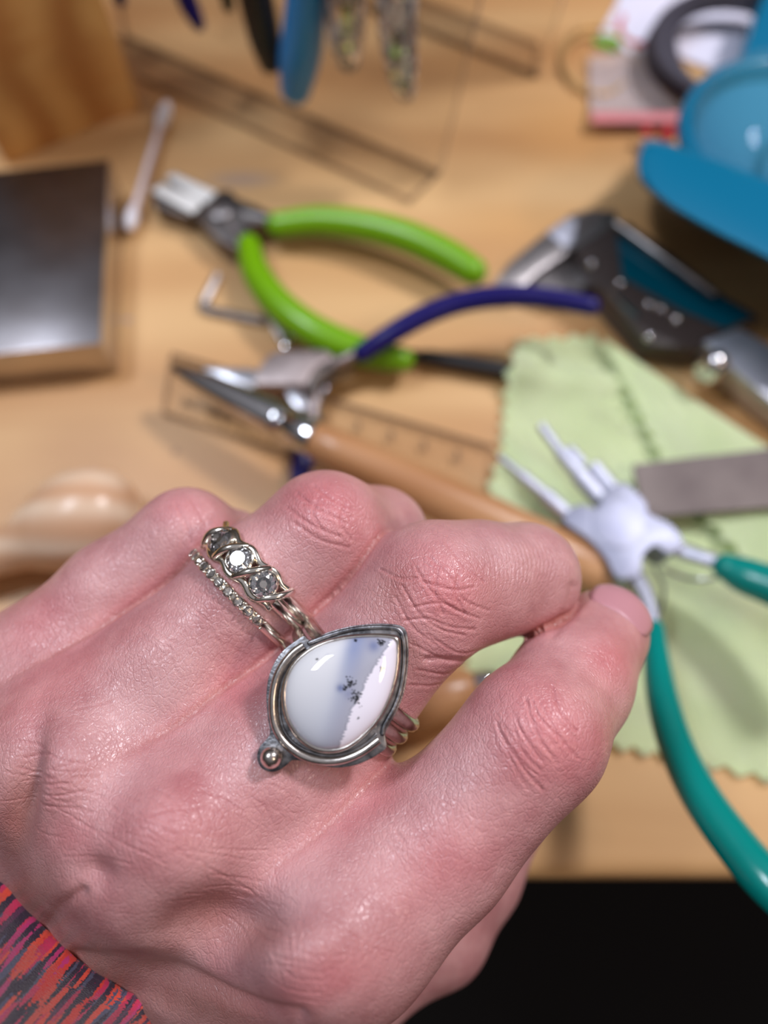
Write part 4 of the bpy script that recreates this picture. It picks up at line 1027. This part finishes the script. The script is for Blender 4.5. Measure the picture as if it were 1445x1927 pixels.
def hang(name, label, m, path, rpx, off=0.0115):
    """pliers astride the rack's front panel: heads above it, one grip in front, one behind"""
    pts = [onpl(x, y, off) for x, y in path]
    top = pts[0]; root = empty(name, pts[-1], label, 'pliers', 'pliers hanging on the clear rack')
    rs = [r * (p - CAM).dot(FWD) / F_ for p, r in zip(pts, rpx)]
    cc_ = catmull([(*p, r) for p, r in zip(pts, rs)], 6)
    zt = FR0.z + HR
    obj('grip', sweep(NB(), [Vector(a[:3]) for a in cc_], [a[3] for a in cc_], 16), m, root)
    back_ = [Vector(a[:3]) - ncam * (2 * off + t3) + Vector((0, 0, .034 * i / len(cc_))) for i, a in enumerate(cc_)]
    obj('grip', sweep(NB(), back_, [a[3] for a in cc_], 16), m, root)
    mid = top - ncam * (off + t3 / 2); apex = mid + lean * (zt + 0.024 - mid.z)
    obj('tang', sweep(NB(), [top, top + (apex + ncam * .004 - top) * .6, apex + ncam * .002], [rs[0] * .7, rs[0] * .6, .003], 10), M['greysteel'], root)
    obj('tang', sweep(NB(), [back_[0], back_[0] + (apex - ncam * .004 - back_[0]) * .6, apex - ncam * .002], [rs[0] * .7, rs[0] * .6, .003], 10), M['greysteel'], root)
    obj('jaws', sweep(NB(), [apex, apex + Vector((0, 0, .012)), apex + Vector((0, 0, .034))], [.0055, .0045, .0015], 12), M['greysteel'], root)
hang('hanging_pliers', 'pliers with bright sky blue grips, the longest hanging on the clear rack', M['skyblue'], [(592, -110), (580, -40), (573, 40), (564, 110), (556, 165)], [38, 39, 40, 39, 30])
hang('hanging_pliers', 'pliers with thick black grips hanging just left of the sky blue ones', M['blackv'], [(462, -110), (474, -40), (487, 20), (499, 75), (508, 116)], [34, 34, 33, 30, 22])
hang('hanging_pliers', 'pliers with dark green-black grips, only their tips in view beside thick black ones', M['darkgreen'], [(412, -110), (418, -60), (424, -20), (430, 12)], [16, 16, 14, 11])
hang('hanging_pliers', 'pliers with navy grips hanging left of the dark green-black tips', M['navy'], [(318, -110), (335, -50), (352, 0), (366, 30), (374, 46)], [20, 20, 19, 16, 12])
hang('hanging_pliers', 'pliers with navy grip tips hanging nearest the wooden box', M['navy'], [(200, -110), (212, -60), (220, -25), (226, 0)], [16, 16, 15, 12])
hang('hanging_pliers', 'pliers with shorter clear glitter grips hanging right of the sky blue ones', M['glitter'], [(655, -110), (652, -50), (650, 10), (652, 70), (656, 112)], [38, 38, 37, 34, 22])
hang('hanging_pliers', 'pliers with longer clear glitter grips hanging last at the right of the rack', M['glitter'], [(752, -110), (748, -50), (747, 10), (751, 90), (760, 150), (764, 172)], [40, 40, 39, 34, 26, 18])

# ================================================================== caliper
c2 = lambda P_: crop(P_, 900, 370, 2.651)
ca = empty('caliper', G(1150, 520), 'dark caliper gauge with steel jaws and glossy window between the cloth and teal case', 'caliper')
slab('jaw', c2([(70, 440), (150, 330), (330, 180), (470, 80), (560, 62), (690, 66), (700, 130), (600, 190), (480, 260), (300, 370), (210, 460)]), 2, 8, M['greysteel'], ca, .8)
slab('jaw_highlight_face', c2([(345, 178), (440, 105), (490, 112), (485, 225), (430, 250)]), 8, 8.5, M['bright'], ca, .2, label='bright plate standing in for a highlight on the jaw')  # light plate added in place of a highlight on the jaw
slab('jaw', c2([(240, 470), (300, 400), (420, 320), (590, 330), (520, 480), (380, 520)]), 1, 6, M['greysteel'], ca, .8)
M['dkplastic'] = mat('dark_plastic', srgb(58, 48, 46), 0.35)
slab('slide_body', c2([(480, 262), (690, 120), (760, 130), (1240, 500), (1420, 600), (1300, 640), (1180, 690), (1100, 765), (850, 735), (700, 560), (540, 370)]), 1, 11, M['dkplastic'], ca, 1.0)
m = mat('window_teal_reflection', srgb(0, 66, 84), 0.08); slab('window', c2([(690, 190), (1060, 410), (1380, 598), (1230, 655), (1010, 560), (720, 400)]), 11, 11.6, m, ca, .2, label='glossy window painted with a teal case reflection')  # reflection of the teal case is painted into the window colour
lathe_px('depth_bar', c2([(680, 130)])[0], c2([(1180, 492)])[0], 14, 14, [(0, 6), (.02, 7.5), (.98, 7.5), (1, 6)], M['greysteel'], ca, 16)
for (x, y, r) in ((565, 340, 10), (705, 435, 9), (850, 540, 9), (910, 560, 9), (985, 615, 10), (850, 700, 8)):
    p = c2([(x, y)])[0]; q = G(p[0], p[1], .0112); obj('glint_dot', ball(NB(), q, r * .00016, 14), M['chrome'], ca)  # chrome dots added as glints of the body's lettering
slab('glint_strip', c2([(650, 470), (690, 490), (805, 590), (790, 610), (740, 570)]), 11, 11.5, M['chrome'], ca, .15)  # chrome strip added as a line of lettering glints
tube('thumb_wheel', [(1326, 706, 9, 24), (1334, 694, 12, 30), (1345, 684, 15, 26)], M['chrome'], ca, seg=24)
slab('beam', c2([(1120, 720), (1300, 650), (1460, 740), (1800, 960), (1800, 1250), (1450, 1010), (1240, 830)]), 2, 12, M['bright'], ca, .8)
# ================================================================== teal case
M['tealp'] = mat('teal_plastic', srgb(0, 104, 140), 0.25)
def tint(name, c, t, r=0.05):
    m = mat(name, c, r); P(m).inputs['Alpha'].default_value = 1 - t; return m
M['tealc'] = tint('clear_teal', srgb(90, 180, 205), 0.84)
tcx = empty('plastic_case', G(1450, 300), 'teal plastic case with clear blue domed cover at the right edge', 'case')
bar = [(1194, 318), (1198, 280), (1222, 261), (1290, 280), (1445, 336), (1640, 410), (1760, 480), (1780, 600), (1600, 575), (1445, 490), (1345, 440), (1255, 388), (1208, 348)]
bo = [tuple(p) for p in closed_catmull(bar, 5)]
bn = np.array(bo); bc = bn.mean(0)
bmz = NB(); vs = loft(bmz, [[G(*(bc + (p - bc) * s), z * .001) for p in bn] for s, z in ((.86, 14), (.95, 16), (.985, 20), (1.0, 25), (1.0, 32), (.99, 37), (.96, 40), (.90, 41))])
bmz.faces.new(vs[0]); bmz.faces.new(vs[-1]); obj('front_lip', bmz, M['tealp'], tcx)
obj('base', prism(NB(), [G(x, y, .0) for x, y in ((1330, 250), (1560, 330), (1700, 200), (1600, 40), (1400, 60))], (0, 0, .022), .002), M['tealp'], tcx)
dc = G(1488, 262, .030); dd = (dc - CAM).dot(FWD); rd = 196 * dd / F_
bmz = NB(); ball(bmz, dc, rd, 64, 1, 1, .62)
bmesh.ops.delete(bmz, geom=[v for v in bmz.verts if v.co.z < dc.z - 0.001], context='VERTS')
dm = obj('clear_dome', bmz, M['tealc'], tcx, label='clear blue dome'); s_ = dm.modifiers.new('t', 'SOLIDIFY'); s_.thickness = .0012
bmz = NB(); sweep(bmz, [dc + Vector((math.cos(a) * rd, math.sin(a) * rd, 0)) for a in np.linspace(0, 2 * math.pi, 72, endpoint=False)], .0026, 12, closed=True); obj('dome_rim', bmz, M['tealp'], tcx)
obj('inner_tray', lathe_between(NB(), dc - Vector((0, 0, .008)), dc - Vector((0, 0, .003)), [(0, rd * .9), (.5, rd * .97), (1, rd * .97)], 48), mat('blue_tray', srgb(52, 122, 158), .4), tcx)
M['redwire'] = mat('red_violet_cord', srgb(150, 40, 70), .4)
rw = obj('cord', sweep(NB(), [dc + Vector((math.cos(a) * rd * .62 + .012, math.sin(a) * rd * .62 - .012, .003 + .002 * math.sin(3 * a))) for a in np.linspace(1.2, 5.6, 40)], .0016, 10), M['redwire'])
tag(rw, 'red-violet cord coiled inside the clear blue dome', 'cord')
# ================================================================== papers, bag, beads, coil, hoop
c1 = lambda P_: crop(P_, 1045, 0, 3.6125)
pa = empty('printed_card', G(1200, 60), 'white card with green and red print under the black cord coil', 'card')
card = slab('card', c1([(440, -160), (425, 10), (262, 300), (450, 350), (820, 372), (1100, 480), (1700, 420), (1800, -200)]), 0.2, 1.2, mat('card_white', srgb(226, 222, 238), 0.6), pa, .1)
slab('green_print', c1([(275, 240), (330, 230), (440, 250), (450, 330), (400, 345), (262, 295)]), 1.2, 1.35, mat('print_green', srgb(100, 176, 60), .5), pa, 0)
tube('red_print', [(1172, 30, 1.4, 5), (1165, 55, 1.4, 6), (1185, 78, 1.4, 7), (1225, 84, 1.4, 9), (1264, 80, 1.4, 9)], mat('print_red', srgb(196, 70, 76), .5), pa, flat=.1, seg=8)
M['film'] = tint('bag_film', srgb(236, 224, 226), 0.25, 0.25); P(M['film']).inputs['Alpha'].default_value = .6
zb = empty('zip_bag', G(1200, 170), 'clear zip bag with pink seal strip in front of the white printed card', 'bag')
def crumple(name, pix, z, m, parent, amp, seed): return cloth(name, pix, z, m, parent, amp=amp, zig=0, step=.01, seed=seed)
crumple('film', c1([(232, 378), (805, 372), (905, 560), (900, 845), (240, 838)]), 3.0, M['film'], zb, .0016, 11)
slab('seal_strip', c1([(245, 762), (895, 760), (895, 828), (245, 832)]), 4.6, 5.2, mat('pink_seal', srgb(214, 132, 136), .4), zb, .1)
for x, y, r in ((1216, 248, 11), (1256, 252, 15)):
    p, r_ = pr(x, y, 6, r); o = obj('red_bead', ball(NB(), p, r_, 20, 1, 1, .85), mat('red_glass', srgb(214, 52, 60), .15), None)
    tag(o, 'small red bead beside the teal case lip' if x < 1240 else 'larger red bead against the teal case', 'bead', 'red beads by the teal case')
# coil of black cord
cc0 = G(1392, 118, .006)
def coil():
    pts = []; rg_ = random.Random(4)
    for k in range(6 * 40):
        a = 2 * math.pi * k / 40; lp = k / 40
        R = .0255 + .0018 * math.sin(lp * 1.7 + a * .5) + .0012 * math.cos(a * 2 + lp)
        pts.append(cc0 + Vector((math.cos(a) * R * 1.15, math.sin(a) * R + .0012 * math.sin(lp * 2.3), .0022 * math.sin(a * .83 + lp) + .0012 * lp)))
    return pts
ck = obj('cord_coil', sweep(NB(), coil(), .0021, 8), mat('charcoal_cord', srgb(62, 58, 70), .6)); tag(ck, 'coil of charcoal grey cord on the white printed card behind the teal dome', 'cord')
for k, (x, y, r, z) in enumerate(((1128, 112, 72, 1.0), (1120, 120, 62, 2.0))):
    c_ = G(x, y, z * .001); rr = r * (c_ - CAM).dot(FWD) / F_
    o = obj('wire_hoop', sweep(NB(), [c_ + Vector((math.cos(a) * rr, math.sin(a) * rr * 1.25, 0)) for a in np.linspace(0, 2 * math.pi, 60, endpoint=False)], .0007, 8, closed=True), mat('brass_wire', srgb(226, 190, 130), .35, .6))
    tag(o, ('larger' if k == 0 else 'smaller') + ' pale gold wire hoop lying beside the zip bag', 'hoop', 'gold wire hoops')
